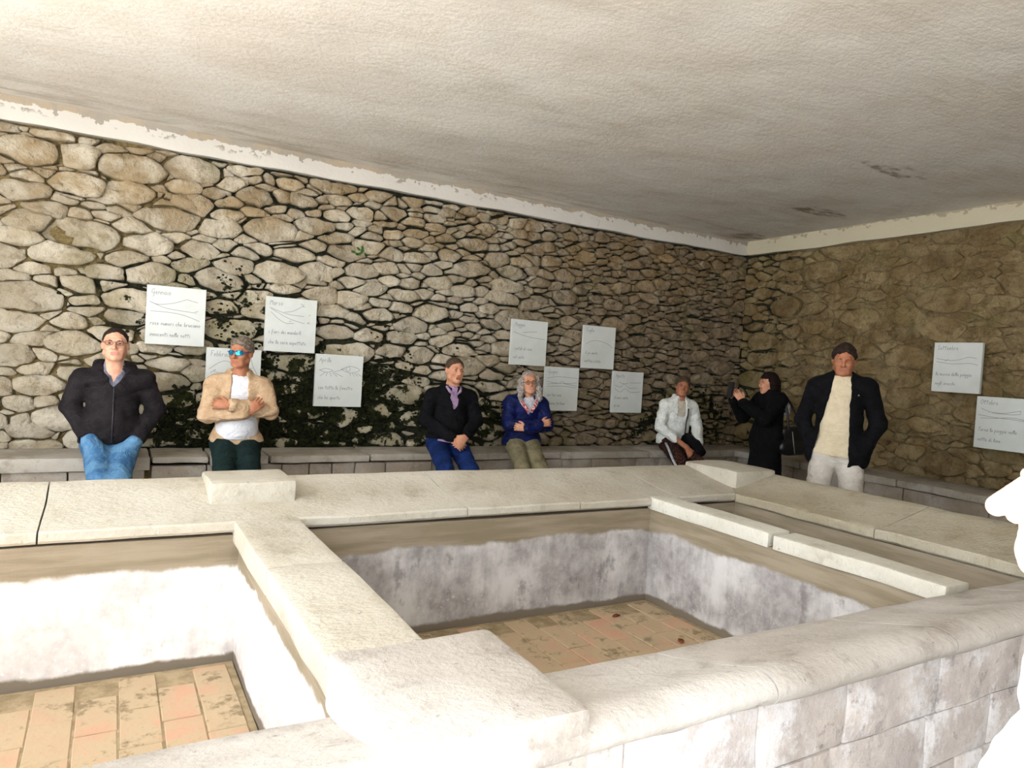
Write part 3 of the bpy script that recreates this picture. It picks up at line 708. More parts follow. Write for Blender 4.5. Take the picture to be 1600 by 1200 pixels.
# ------------------------------------------------------------------ people: bodies and clothes grown from signed distance fields
def smin(a, b, k):
    h = np.clip(.5+.5*(b-a)/k, 0, 1); return b*(1-h)+a*h-k*h*(1-h)
def cone(a, b, ra, rb, k=.02): return ('c', np.array(a, float), np.array(b, float), ra, rb, None, 1., k)
def flat(a, b, ra, rb, ax, fl, k=.03): return ('c', np.array(a, float), np.array(b, float), ra, rb, np.array(ax, float), fl, k)
def ball(c, r, R=None, k=.02): return ('e', np.array(c, float), np.array(r, float)*np.ones(3), np.eye(3) if R is None else R, k)
def pbox(p):
    if p[0] == 'c':
        m = max(p[3], p[4])*max(1, p[6]); return np.minimum(p[1], p[2])-m, np.maximum(p[1], p[2])+m
    m = p[2].max(); return p[1]-m, p[1]+m
def peval(p, X, Y, Z):
    if p[0] == 'c':
        _, a, b, ra, rb, ax, fl, _k = p
        ba = b-a; L2 = ba@ba+1e-12
        px, py, pz = X-a[0], Y-a[1], Z-a[2]
        t = np.clip((px*ba[0]+py*ba[1]+pz*ba[2])/L2, 0, 1)
        qx, qy, qz = px-t*ba[0], py-t*ba[1], pz-t*ba[2]
        if ax is not None:
            s = (qx*ax[0]+qy*ax[1]+qz*ax[2])*(1/fl-1)
            qx, qy, qz = qx+s*ax[0], qy+s*ax[1], qz+s*ax[2]
        return np.sqrt(qx*qx+qy*qy+qz*qz)-(ra+(rb-ra)*t)
    _, c, r, R, _k = p
    x, y, z = X-c[0], Y-c[1], Z-c[2]
    lx = R[0, 0]*x+R[1, 0]*y+R[2, 0]*z; ly = R[0, 1]*x+R[1, 1]*y+R[2, 1]*z; lz = R[0, 2]*x+R[1, 2]*y+R[2, 2]*z
    k0 = np.sqrt((lx/r[0])**2+(ly/r[1])**2+(lz/r[2])**2)
    k1 = np.sqrt((lx/r[0]**2)**2+(ly/r[1]**2)**2+(lz/r[2]**2)**2)+1e-9
    return k0*(k0-1)/k1
_fr = np.random.RandomState(8); _FK = _fr.normal(size=(7, 3)); _FP = _fr.uniform(0, 6.28, 7)
def fieldnoise(X, Y, Z, f):
    wx = X*f+.7*np.sin(Y*f*1.1+1); wy = Y*f+.7*np.sin(Z*f*1.2+2); wz = Z*f*1.4+.7*np.sin(X*f+3)
    s = 0
    for k, ph in zip(_FK, _FP): s = s+np.sin(wx*k[0]+wy*k[1]+wz*k[2]+ph)
    return s/3.5
def field_mesh(name, prims, h, subs=(), noise=None, cutfn=None):
    """surface-net mesh of the smooth union of prims minus subs; noise=(amp, freq)"""
    B = [pbox(p) for p in prims]
    lo = np.min([b[0] for b in B], 0)-.035; hi = np.max([b[1] for b in B], 0)+.035
    n = np.ceil((hi-lo)/h).astype(int)+1
    ax = [(lo[i]+h*np.arange(n[i])).astype(np.float32) for i in range(3)]
    d = np.full(n, .3, np.float32)
    def blk(b0, b1, m):
        i0 = np.maximum(((b0-m-lo)/h).astype(int), 0); i1 = np.minimum(((b1+m-lo)/h).astype(int)+2, n)
        sl = tuple(slice(a, max(a, b)) for a, b in zip(i0, i1))
        return sl, ax[0][sl[0]][:, None, None], ax[1][sl[1]][None, :, None], ax[2][sl[2]][None, None, :]
    for p, (b0, b1) in zip(prims, B):
        k = p[-1]; sl, X, Y, Z = blk(b0, b1, max(k, .02)+.012)
        d[sl] = smin(d[sl], peval(p, X, Y, Z), k)
    for p in subs:
        if callable(p):
            X, Y, Z = ax[0][:, None, None], ax[1][None, :, None], ax[2][None, None, :]
            d = np.maximum(d, -p(X, Y, Z)).astype(np.float32)
        else:
            b0, b1 = pbox(p); k = p[-1]; sl, X, Y, Z = blk(b0, b1, k+.02)
            if min(s.stop-s.start for s in sl) > 0: d[sl] = -smin(-d[sl], peval(p, X, Y, Z), k)
    if noise:
        I = np.nonzero(np.abs(d) < .03)
        for q in noise:
            v = fieldnoise(ax[0][I[0]], ax[1][I[1]], ax[2][I[2]], q[1])
            d[I] += q[0]*(1-2.2*np.abs(v) if len(q) > 2 else v)
    d[0] = d[-1] = .3; d[:, 0] = d[:, -1] = .3; d[:, :, 0] = d[:, :, -1] = .3
    return npmesh(name, *surface_net(d, lo, h))
def surface_net(d, lo, h):
    s = d < 0
    c = [s[i:s.shape[0]-1+i, j:s.shape[1]-1+j, k:s.shape[2]-1+k] for i in (0, 1) for j in (0, 1) for k in (0, 1)]
    tot = sum(x.astype(np.uint8) for x in c); act = (tot > 0) & (tot < 8)
    I = np.stack(np.nonzero(act), 1); idx = np.full(act.shape, -1, np.int32); idx[tuple(I.T)] = np.arange(len(I))
    P = np.zeros((len(I), 3)); cnt = np.zeros(len(I))
    corner = lambda o: d[I[:, 0]+o[0], I[:, 1]+o[1], I[:, 2]+o[2]]
    for axn in range(3):
        for u in (0, 1):
            for v in (0, 1):
                o = [0, 0, 0]; o[(axn+1) % 3] = u; o[(axn+2) % 3] = v; q = list(o); q[axn] = 1
                a, b = corner(o), corner(q); m = (a < 0) != (b < 0)
                t = np.where(m, a/np.where(m, a-b, 1), 0)
                E_ = np.array(o, float)[None, :].repeat(len(I), 0); E_[:, axn] = t
                P[m] += E_[m]; cnt[m] += 1
    V = lo+h*(I+P/cnt[:, None])
    Q = []
    for axn in range(3):
        b, cc = (axn+1) % 3, (axn+2) % 3
        sa = np.moveaxis(s, (axn, b, cc), (0, 1, 2)); ia = np.moveaxis(idx, (axn, b, cc), (0, 1, 2))
        e = (sa[:-1, 1:-1, 1:-1] != sa[1:, 1:-1, 1:-1]); K = np.nonzero(e)
        i, j, k = K[0], K[1]+1, K[2]+1
        q = np.stack([ia[i, j-1, k-1], ia[i, j, k-1], ia[i, j, k], ia[i, j-1, k]], 1)
        fl = ~sa[i, j, k]; q[fl] = q[fl][:, ::-1]; Q.append(q)
    return V, np.concatenate(Q)
def rotz(a): c, s = math.cos(a), math.sin(a); return np.array([[c, -s, 0], [s, c, 0], [0, 0, 1]])
def rotx(a): c, s = math.cos(a), math.sin(a); return np.array([[1, 0, 0], [0, c, -s], [0, s, c]])
def roty(a): c, s = math.cos(a), math.sin(a); return np.array([[c, 0, s], [0, 1, 0], [-s, 0, c]])
def tube(pts, r, closed=False, seg=8):
    P = np.array(pts, float); n = len(P); V, F = [], []
    T = (np.roll(P, -1, 0)-np.roll(P, 1, 0)) if closed else np.gradient(P, axis=0)
    rr = r if hasattr(r, '__len__') else [r]*n
    ref = np.array([.31, .17, .93])
    for i in range(n):
        t = T[i]/(np.linalg.norm(T[i])+1e-9); u = np.cross(t, ref); u /= np.linalg.norm(u)+1e-9; w = np.cross(t, u)
        for j in range(seg):
            a = 2*math.pi*j/seg; V.append(P[i]+rr[i]*(math.cos(a)*u+math.sin(a)*w))
    m = n if closed else n-1
    for i in range(m):
        for j in range(seg):
            a, b = i*seg+j, i*seg+(j+1) % seg; c, d = ((i+1) % n)*seg+(j+1) % seg, ((i+1) % n)*seg+j; F.append((a, b, c, d))
    if not closed: F += [tuple(range(seg))[::-1], tuple((n-1)*seg+j for j in range(seg))]
    return V, F

def head_prims(T, R, s, female=False, nose=1.0, jaw=1.0):
    """T maps head-frame points to the world; face looks along -y; total height .235 before scaling"""
    f = lambda *p: T(np.array(p))
    P = [ball(f(0, .018, .032), np.array((.078, .095, .086))*s, R, .01),
         ball(f(0, -.022, -.032), np.array((.064*jaw, .07, .078))*s, R, .03*s),
         cone(f(-.026*jaw, -.055, -.088), f(.026*jaw, -.055, -.088), .024*s, .024*s, .03*s),
         ball(f(0, -.074, -.100), np.array((.02, .016, .016))*s, R, .02*s),
         cone(f(-.056*jaw, -.005, -.06), f(.056*jaw, -.005, -.06), .018*s, .018*s, .03*s),
         ball(f(-.042, -.06, -.022), .021*s, None, .025*s), ball(f(.042, -.06, -.022), .021*s, None, .025*s),
         cone(f(-.036, -.078, .021), f(.036, -.078, .021), .011*s, .011*s, .018*s)]
    S = [ball(f(-.032, -.096, .002), np.array((.019, .018, .011))*s, R, .010*s), ball(f(.032, -.096, .002), np.array((.019, .018, .011))*s, R, .010*s)]
    big = max(0, nose-1.3)
    P2 = [cone(f(0, -.086+.01*big, .012+.03*big), f(0, -.086-.026*nose, -.026), (.0075+.006*big)*s, (.0115+.003*big)*s, .010*s)] + ([cone(f(0, -.082, -.02), f(0, -.112, -.034), .018*s, .014*s, .01*s), cone(f(0, -.08, .0), f(0, -.105, -.02), .014*s, .014*s, .01*s)] if big else []) + [
          ball(f(0, -.086-.026*nose, -.030), .0115*s, None, .006*s),
          ball(f(-.012, -.094, -.035), .0085*s, None, .008*s), ball(f(.012, -.094, -.035), .0085*s, None, .008*s),
          cone(f(-.019, -.084, -.061), f(.019, -.084, -.061), .0068*s, .0068*s, .008*s), cone(f(-.017, -.083, -.0725), f(.017, -.083, -.0725), .0075*s, .0075*s, .006*s),
          ball(f(-.077, .012, -.006), np.array((.010, .020, .031))*s, R@rotz(.35), .008*s), ball(f(.077, .012, -.006), np.array((.010, .020, .031))*s, R@rotz(-.35), .008*s)]
    return P, S, P2
def hand_prims(w, d, n, side, curl=.35, s=1.0, spread=.04, thumb=.6):
    """w wrist, d pointing direction, n back-of-hand normal, side towards the thumb"""
    w, d, n, side = (np.array(v, float) for v in (w, d, n, side))
    d /= np.linalg.norm(d); n = n-d*(n@d); n /= np.linalg.norm(n); sd = np.cross(d, n); sd = sd if sd@side > 0 else -sd
    P = [flat(w-d*.02*s, w+d*.075*s, .029*s, .040*s, n, .42, .012)]
    for i, L in enumerate((.072, .080, .075, .058)):
        p = w+d*.083*s+sd*(.031-.0205*i)*s; a = 0.0; sp = (1.5-i)*spread
        for j, fr in enumerate((.45, .32, .23)):
            a += curl*(1.0, 1.25, .9)[j]
            v = d*math.cos(a)-n*math.sin(a)+sd*sp; v /= np.linalg.norm(v); q = p+v*L*fr*s
            P.append(cone(p, q, (.0092-.0007*j)*s, (.0086-.0008*j)*s, .004)); p = q
    p = w+d*.022*s+sd*.028*s
    v = d*.75+sd*thumb-n*.25; v /= np.linalg.norm(v); q = p+v*.045*s; P.append(cone(p, q, .0135*s, .0105*s, .010))
    v2 = d*.95+sd*thumb*.3-n*.35; v2 /= np.linalg.norm(v2); P.append(cone(q, q+v2*.034*s, .0102*s, .0085*s, .004))
    return P

class Person:
    def __init__(s, label, loc, phi, group=None, h=.0056):
        s.root = empty('person', (loc[0], loc[1], 0), label, 'person', group)
        s.o = np.array([loc[0], loc[1], 0.]); s.R = rotz(math.radians(phi)); s.h = h
        s.f = s.R@np.array([0, -1., 0])
    def W(s, *p): return s.o+s.R@np.array(p if len(p) == 3 else p[0], float)
    def loc(s, X, Y, Z):
        x, y = X-s.o[0], Y-s.o[1]; return s.R[0, 0]*x+s.R[1, 0]*y, s.R[0, 1]*x+s.R[1, 1]*y, Z
    def wedge(s, zl, zr, yfront, zmin=-9, zmax=9):
        """cut region between x=zl(z) and x=zr(z), in front of yfront"""
        def fn(X, Y, Z):
            x, y, z = s.loc(X, Y, Z)
            return np.maximum(np.maximum(np.maximum(zl(z)-x, x-zr(z)), y-yfront), np.maximum(zmin-z, z-zmax))
        return fn
    def below(s, zf):
        """cut everything under z=zf(x, y)"""
        def fn(X, Y, Z):
            x, y, z = s.loc(X, Y, Z); return z-zf(x, y)+0*x+0*y
        return fn
    def above(s, zf):
        def fn(X, Y, Z):
            x, y, z = s.loc(X, Y, Z); return zf(x, y)-z+0*x+0*y
        return fn
    def pose(s, J, hs=1.0, yaw=0, pitch=0, roll=0, **kw):
        s.J = {k: s.W(*v) for k, v in J.items()}; s.hs = hs; s.kw = kw
        s.HR = s.R@rotz(math.radians(yaw))@rotx(math.radians(pitch))@roty(math.radians(roll))
        s.HC = s.J['head']; s.HT = lambda p: s.HC+s.HR@(np.array(p, float)*hs)
    def torso(s, i, b=1.0, belly=0.0, c=1.0):
        J = s.J; ax = s.f; m = (J['shl']+J['shr'])/2
        pel, nk = J['pel'], J['neck']; wa = pel*.62+nk*.38; ch = pel*.25+nk*.75
        P = [flat(J['hl'], J['hr'], .098*b+i, .098*b+i, ax, .98, .03), flat(pel, wa, .142*b+i, .128*b+i, ax, .74, .05),
             flat(wa, ch, .128*b+i, .142*b*c+i, ax, .70, .05), flat(J['shl']*.86+m*.14, J['shr']*.86+m*.14, .046*b+i*.8, .046*b+i*.8, ax, 1.0, .05),
             cone(ch, nk, .085*b+i, .058*b+i*.8, .05)]
        P += [cone(nk+np.array([0, 0, -.012]), J[q]*.8+m*.2+np.array([0, 0, .008]), .046*b+i*.6, .042*b+i*.8, .04) for q in ('shl', 'shr')]
        if belly: P.append(ball(wa+ax*.045+np.array([0, 0, -.05]), np.array([.13, .09+belly, .15])+i, s.R, .06))
        return P
    def arm(s, side, i, b=1.0, stop=1.0):
        J = s.J; a, e, w = J['sh'+side], J['el'+side], J['wr'+side]
        w2 = e+(w-e)*stop
        return [cone(a, e, .047*b+i, .039*b+i, .03), cone(e, w2, .039*b+i, (.039*(1-stop)+.028*stop)*b+i, .02)]
    def legs(s, i, b=1.0, stop=1.0):
        J = s.J; P = []
        for q in 'lr':
            a, k, n = J['h'+q], J['k'+q], J['an'+q]; n2 = k+(n-k)*stop
            P += [cone(a, k, .085*b+i, .060*b+i, .035), cone(k, k*.6+n2*.4, .058*b+i, .056*b+i, .03), cone(k*.6+n2*.4, n2, .056*b+i, .038*b+i, .02)]
        return P
    def body(s, mats, hands=(), b=1.0, nose=1.0, jaw=1.0, bare_feet=False):
        P, S, P2 = head_prims(s.HT, s.HR, s.hs, nose=nose, jaw=jaw)
        J = s.J
        core = P+[cone(s.HT((0, .025, -.05)), J['neck']+np.array([0, 0, -.02]), .053*b*s.hs, .060*b, .03)]
        core += s.torso(-.004, b)+s.arm('l', 0, b)+s.arm('r', 0, b)+s.legs(0, b)
        for q in 'lr':
            t = J['to'+q]; core.append(flat(J['an'+q], t, .036, .03, np.array([0, 0, 1.]), .9, .03))
        # sockets are pressed into the head before nose, lips, ears and fingers are added
        me = s._mesh('body', core, S, P2+[p for hp in hands for p in hp])
        o = link('body', me, s.root, mats)
        if len(mats) > 1:
            n = len(me.polygons); C = np.empty(n*3); me.polygons.foreach_get('center', C); C = C.reshape(-1, 3)-s.HC
            C = (C@s.HR)/s.hs
            lip = (np.abs(C[:, 0]) < .024-.35*np.abs(C[:, 2]+.067)) & (C[:, 2] < -.0555) & (C[:, 2] > -.0795) & (C[:, 1] < -.082)
            me.polygons.foreach_set('material_index', lip.astype(np.int32))
        return o
    def _mesh(s, name, A, S, B2):
        allp = A+B2
        # same as field_mesh with the subtraction placed between the two unions
        B = [pbox(p) for p in allp]
        lo = np.min([b[0] for b in B], 0)-.03; hi = np.max([b[1] for b in B], 0)+.03; h = s.h
        n = np.ceil((hi-lo)/h).astype(int)+1
        ax = [(lo[i]+h*np.arange(n[i])).astype(np.float32) for i in range(3)]; d = np.full(n, .3, np.float32)
        def run(p, sub):
            b0, b1 = pbox(p); k = p[-1]; m = max(k, .02)+.012
            i0 = np.maximum(((b0-m-lo)/h).astype(int), 0); i1 = np.minimum(((b1+m-lo)/h).astype(int)+2, n)
            sl = tuple(slice(a, c) for a, c in zip(i0, i1)); X, Y, Z = ax[0][sl[0]][:, None, None], ax[1][sl[1]][None, :, None], ax[2][sl[2]][None, None, :]
            v = peval(p, X, Y, Z)
            d[sl] = -smin(-d[sl], v, k) if sub else smin(d[sl], v, k)
        for p in A: run(p, False)
        for p in S: run(p, True)
        for p in B2: run(p, False)
        return npmesh(name, *surface_net(d, lo, h))
    def cloth(s, name, prims, mat, subs=(), noise=((.0035, 16), (.002, 38)), h=.0085, label=None):
        o = link(name, field_mesh(name, prims, h, subs, noise), s.root, [mat])
        if label: o['label'] = label
        return o
    def shoes(s, mat):
        for q in 'lr':
            t, a = s.J['to'+q], s.J['an'+q]
            dirv = t-a; dirv[2] = 0; dirv /= np.linalg.norm(dirv)+1e-9
            heel = np.array([a[0], a[1], .04])-dirv*.025; toe = np.array([t[0], t[1], .036])
            link('shoe', field_mesh('shoe', [flat(heel, toe, .042, .042, np.array([0, 0, 1.]), .86, .02), cone(heel+[0, 0, .01], a+np.array([0, 0, .0]), .042, .046, .03)], .009,
                 (lambda X, Y, Z: (Z-.004)+0*X+0*Y,)), s.root, [mat])
    def hair(s, prims, subs, mat, noise=((.004, 45), (.003, 90)), h=.006, brows=True, bmat=None, name='hair'):
        f = lambda p: s.HT(p); k = s.hs
        def cv(q):
            if q[0] == 'c': return ('c', f(q[1]), f(q[2]), q[3]*k, q[4]*k, None if q[5] is None else s.HR@q[5], q[6], q[7]*k)
            return ('e', f(q[1]), q[2]*k, s.HR@q[3], q[4]*k)
        o = link(name, field_mesh(name, [cv(p) for p in prims], h, [p if callable(p) else cv(p) for p in subs], noise), s.root, [mat])
        if brows:
            for sx in (-1, 1):
                pts = [f((sx*.014, -.0885, .017)), f((sx*.03, -.0885, .0225)), f((sx*.047, -.077, .017))]
                V, F = tube(pts, [.0030*k, .0034*k, .0018*k]); link('eyebrow', pymesh('eyebrow', V, F), s.root, [bmat or mat])
        return o
    def hcut(s, fn):
        """cut in head-frame coordinates: fn(x, y, z) > 0 inside the removed region"""
        def g(X, Y, Z):
            x, y, z = X-s.HC[0], Y-s.HC[1], Z-s.HC[2]; R = s.HR
            return -fn((R[0, 0]*x+R[1, 0]*y+R[2, 0]*z)/s.hs, (R[0, 1]*x+R[1, 1]*y+R[2, 1]*z)/s.hs, (R[0, 2]*x+R[1, 2]*y+R[2, 2]*z)/s.hs)
        return g
    def eyes(s, gaze=(0, 0)):
        for sx in (-1, 1):
            n, m = 12, 8; V, F, MI = [], [], []
            for i in range(m+1):
                a = math.pi*i/m
                for j in range(n):
                    b = 2*math.pi*j/n
                    q = np.array([math.sin(a)*math.cos(b)*.0125, -math.cos(a)*.0125, math.sin(a)*math.sin(b)*.0066])
                    q = rotz(gaze[0])@rotx(gaze[1])@q if i <= 2 else q
                    V.append(s.HT(q+np.array([sx*.032, -.0745, .002])))
            for i in range(m):
                for j in range(n): F.append((i*n+j, i*n+(j+1) % n, (i+1)*n+(j+1) % n, (i+1)*n+j)); MI.append(1 if i < 2 else 0)
            me = pymesh('eye', V, F); o = link('eye', me, s.root, [M_EYEW, M_IRIS]); me.polygons.foreach_set('material_index', MI)
            # upper lid
            V, F = tube([s.HT((sx*(.032+dx), -.0745-.0125*math.sqrt(max(0, 1-(dx/.0165)**2)), .0078-.25*abs(dx))) for dx in (-.016, -.009, 0, .009, .016)], .0022*s.hs)
            link('eyelid', pymesh('eyelid', V, F), s.root, [s.skin])
    def glasses(s, frame, lens, w=.024, hgt=.018, rad=.0016, z=.0, wrap=.0, square=.35):
        g = bpy.data.objects.new('glasses', None); COL.objects.link(g); g.parent = s.root; g.location = Vector(s.HC)-WL[s.root.name]; WL[g.name] = Vector(s.HC)
        for sx in (-1, 1):
            ring_ = []
            for t in np.linspace(0, 2*math.pi, 20, endpoint=False):
                cx, cz = math.cos(t), math.sin(t); e = 1-square*.5
                cx = math.copysign(abs(cx)**e, cx); cz = math.copysign(abs(cz)**e, cz)
                x = sx*.033+cx*w; ring_.append((x, -.1045+wrap*(x/.05)**2, z+cz*hgt))
            Rr = [s.HT(p) for p in ring_]
            V, F = tube(Rr, rad*s.hs, True, 6); link('rim', pymesh('rim', V, F), g, [frame])
            c = s.HT((sx*.033, -.1045+wrap*.43, z)); V = [c]+Rr
            link('lens', pymesh('lens', V, [(0, 1+i, 1+(i+1) % 20) for i in range(20)], False), g, [lens])
            V, F = tube([s.HT((sx*(.033+w), -.1045+wrap*1.2, z+.004)), s.HT((sx*.079, -.06, z+.006)), s.HT((sx*.083, .01, z+.006)), s.HT((sx*.081, .03, z-.006))], rad*1.1*s.hs, False, 6)
            link('temple', pymesh('temple', V, F), g, [frame])
        V, F = tube([s.HT((-.010, -.106, z+.006)), s.HT((0, -.109, z+.009)), s.HT((.010, -.106, z+.006))], rad*s.hs, False, 6)
        link('bridge', pymesh('bridge', V, F), g, [frame])
    def front(s, o, xs, zs, off=.003):
        """polyline lying on the front of a garment: points (x, z) in the person's frame"""
        me = o.data; n = len(me.vertices); C = np.empty(n*3); me.vertices.foreach_get('co', C); C = (C.reshape(-1, 3)-s.o)@s.R
        out = []
        for x, z in zip(xs, zs):
            m = (np.abs(C[:, 0]-x) < .014) & (np.abs(C[:, 2]-z) < .014)
            if m.any(): out.append(s.W(x, C[m, 1].min()-off, z))
        return out
    def strip(s, name, o, xs, zs, r, mat, off=.0):
        p = s.front(o, xs, zs, off)
        if len(p) > 1:
            V, F = tube(p, r, False, 6); return link(name, pymesh(name, V, F), s.root, [mat])

def skin(name, r, g, b): return simple(name, srgb(r, g, b), .55, srgb(r*.9, g*.84, b*.8), 25, .12, 220, .3)
def cloth_mat(name, c, c2=None, sc=40, rough=.9, bump=.25, bs=320):
    """woven cloth with soft creases"""
    m = simple(name, srgb(*c), rough, srgb(*(c2 or [v*.85 for v in c])), sc, 0, bs, .12)
    N = NT(m.node_tree); P = N.pos(); b = m.node_tree.nodes['Principled BSDF']
    cr = N.noise(N.scalev(P, (1, 1, 1.5)), 9, 3, .5, 1.6)
    rd = N.math('ABSOLUTE', N.math('SUBTRACT', cr, .5))
    N.bump(b, N.math('ADD', N.math('MULTIPLY', rd, 3.0), N.math('MULTIPLY', N.noise(P, 38, 3), .2)), .38, .03)
    return m
M_EYEW = simple('eye_white', srgb(200, 190, 182), .3, spec=.4); M_IRIS = simple('iris', srgb(48, 36, 28), .2, spec=.5)
M_SK1 = skin('skin_fair', 222, 172, 146); M_SK2 = skin('skin_tanned', 174, 118, 88); M_SK3 = skin('skin_ruddy', 204, 150, 120); M_SK4 = skin('skin_pale', 240, 212, 198)
M_LIP = simple('lips', srgb(188, 126, 110), .5); M_LIP2 = simple('lips_tanned', srgb(154, 96, 76), .5)
M_HDK = cloth_mat('hair_dark_brown', (58, 45, 37), (32, 25, 21), 90); M_HGR = cloth_mat('hair_grey', (136, 124, 110), (84, 74, 64), 90)
M_HBR = cloth_mat('hair_greying_brown', (92, 74, 58), (58, 46, 38), 90); M_HSL = cloth_mat('hair_silver', (176, 168, 160), (112, 104, 98), 70); M_HBK = cloth_mat('hair_black', (40, 28, 24), (20, 14, 13), 70)
M_SHOE = cloth_mat('shoe_leather', (50, 42, 36)); M_BLACKP = simple('black_plastic', srgb(18, 18, 20), .3, spec=.5); M_ZIP = simple('zip_metal', srgb(60, 60, 64), .4, metal=.6)
M_LENS, _nt, _b = newmat('spectacle_glass'); _b.inputs['Transmission Weight'].default_value = 1.0; _b.inputs['Roughness'].default_value = .02; _b.inputs['IOR'].default_value = 1.05
M_MIRROR = simple('blue_mirror_lens', srgb(40, 190, 225), .06, srgb(20, 150, 200), 30, metal=.75, spec=.8)
# ------------------------------------------------------------------ the people
def perched(top, sw=1.0, kx=.085, kz=.50, ky=-.27, lean=0.0, arms=None):
    st = (top-.69)/.8525
    z = lambda v: .69+v*st
    J = dict(pel=(0, .17, .70), neck=(0, .08+lean, z(.545)), head=(0, .03+lean, z(.735)),
             shl=(-.182*sw, .095+lean, z(.475)), shr=(.182*sw, .095+lean, z(.475)),
             hl=(-.085*sw, .16, .69), hr=(.085*sw, .16, .69), kl=(-kx, ky, kz), kr=(kx, ky, kz),
             anl=(-kx, ky-.10, .10), anr=(kx, ky-.10, .10), tol=(-kx-.01, ky-.26, .035), tor=(kx+.01, ky-.26, .035))
    J.update(arms(z)); return J, st
def short_cap(p, front=.078, slope=1.1, thick=.0, top=0.0):
    """close-cropped hair: hairline falls from the forehead to the ears, then to the nape"""
    prims = [ball((0, .02, .034+top), (.0815+thick, .0995+thick, .0885+thick), None, .01)]
    z0 = front-.078*slope
    def line(x, y, z):
        zl = np.where(y < .02, z0-slope*y, z0-slope*.02-.9*(y-.02))
        return np.maximum(zl, -.062)-z+.006*np.sin(x*140)*np.sin(x*57+1)-.12*np.maximum(0, np.abs(x)-.045)
    return prims, [p.hcut(line)]

# man in the dark hooded jacket
p = Person('man with glasses in a dark hooded jacket and pale blue jeans leaning on the bench', (.03, 5.80), 0); p.skin = M_SK1
J, st = perched(1.545, 1.08, .058, .50, -.26, 0, lambda z: dict(ell=(-.262, .15, z(.28)), elr=(.288, .15, z(.27)), wrl=(-.150, .035, z(.065)), wrr=(.165, .035, z(.055))))
p.pose(J, 1.04, -3, -4, 0)
p.body([M_SK1, M_LIP], [hand_prims(p.J['wr'+q], p.R@np.array([sx*.45, -.5, -.75]), p.R@np.array([-sx*1., 0, 0]), p.R@np.array([0, -1., 0]), .3, .8) for q, sx in (('l', 1), ('r', -1))], 1.04, .9)
p.eyes()
pr, cut = short_cap(p, .104, 1.45, -.001); p.hair(pr, cut, M_HDK, ((.0015, 60),))
p.glasses(M_BLACKP, M_LENS, .023, .015, .0015, .003)
m_jk = cloth_mat('charcoal_softshell', (40, 36, 38), (28, 25, 27), 12); m_jean = cloth_mat('pale_blue_denim', (96, 138, 172), (58, 98, 138), 9)
p.cloth('trousers', p.torso(.008)[:2]+p.legs(.010, 1.06, .96)+[cone(p.J['wr'+q]+p.R@np.array([sx*.02, -.03, -.03]), p.J['wr'+q]+p.R@np.array([sx*.075, -.105, -.135]), .060, .054, .03) for q, sx in (('l', 1), ('r', -1))], m_jean, [p.above(lambda x, y: .80)])
p.shoes(M_SHOE)
p.cloth('shirt', p.torso(.008)+[cone(p.J['neck']+p.f*.015+np.array([0, 0, -.02]), p.J['neck']+p.f*.02+np.array([0, 0, .045]), .072, .066, .02)], cloth_mat('grey_blue_shirt', (120, 124, 140)),
        [p.below(lambda x, y: .9), cone(p.J['neck']+p.f*.05, p.J['neck']+p.f*.10+np.array([0, 0, .12]), .045, .08, .01), p.wedge(lambda z: -.42*(z-1.16), lambda z: .42*(z-1.16), .02, 1.16)], ((.002, 20),))
nk = p.J['neck']
hood = [nk+p.R@np.array([.108*math.sin(t), .035-.085*math.cos(t) if math.cos(t) > 0 else .035-.10*math.cos(t), .022-.055*max(0, math.cos(t))+.02*max(0, -math.cos(t))]) for t in np.linspace(.75, 2*math.pi-.75, 13)]
jp = p.torso(.034, 1.02, .03)+p.arm('l', .028, 1.1, .97)+p.arm('r', .028, 1.1, .97)+[cone(a, b, .036, .036, .02) for a, b in zip(hood[:-1], hood[1:])]
jk = p.cloth('jacket', jp, m_jk, [p.below(lambda x, y: .70+.9*np.maximum(0, np.abs(x)-.06)*(np.abs(x) < .19)*.5), cone(nk+np.array([0, 0, -.01]), nk+np.array([0, 0, .2]), .066, .08, .01),
        p.wedge(lambda z: -.75*(z-1.12), lambda z: .75*(z-1.12), .03, 1.12)], ((.006, 10, 'r'), (.004, 22)))
zz = np.linspace(1.12, .72, 14); p.strip('zip', jk, .004+0*zz, zz, .005, M_ZIP)

# man with mirrored sunglasses
p = Person('man in mirrored blue sunglasses and open beige jacket with folded arms', (.885, 5.80), -6); p.skin = M_SK2
J, st = perched(1.535, 1.0, .09, .50, -.26, 0, lambda z: dict(ell=(-.225, -.01, z(.245)), elr=(.235, .0, z(.285)), wrl=(.055, -.135, z(.275)), wrr=(-.075, -.165, z(.335))))
p.pose(J, 1.0, -30, 2, 0)
h1 = hand_prims(p.J['wrl'], p.R@np.array([.75, -.02, .72]), p.R@np.array([.0, -1., .2]), p.R@np.array([-.6, 0, .7]), .25)
h2 = hand_prims(p.J['wrr'], p.R@np.array([-1., .35, .05]), p.R@np.array([0, -1., .2]), p.R@np.array([0, .1, 1.]), .4)
p.body([M_SK2, M_LIP2], [h1, h2], 1.0, 1.0)
pr, cut = short_cap(p, .072, 1.0, .005, .004); p.hair(pr, cut, M_HGR, ((.004, 55), (.003, 100)))
p.glasses(simple('blue_frame', srgb(40, 60, 120), .3), M_MIRROR, .027, .0175, .0022, .002, .02, .6)
m_tr = cloth_mat('bottle_green_chino', (26, 44, 42), (18, 32, 32), 14); m_te = cloth_mat('white_cotton', (232, 232, 234), (222, 222, 226), 14); m_bj = cloth_mat('beige_suede', (196, 168, 136), (176, 146, 114), 16)
p.cloth('trousers', p.torso(.010)[:2]+p.legs(.012, 1.05, .96), m_tr, [p.above(lambda x, y: .80)])
p.shoes(M_SHOE)
nk = p.J['neck']
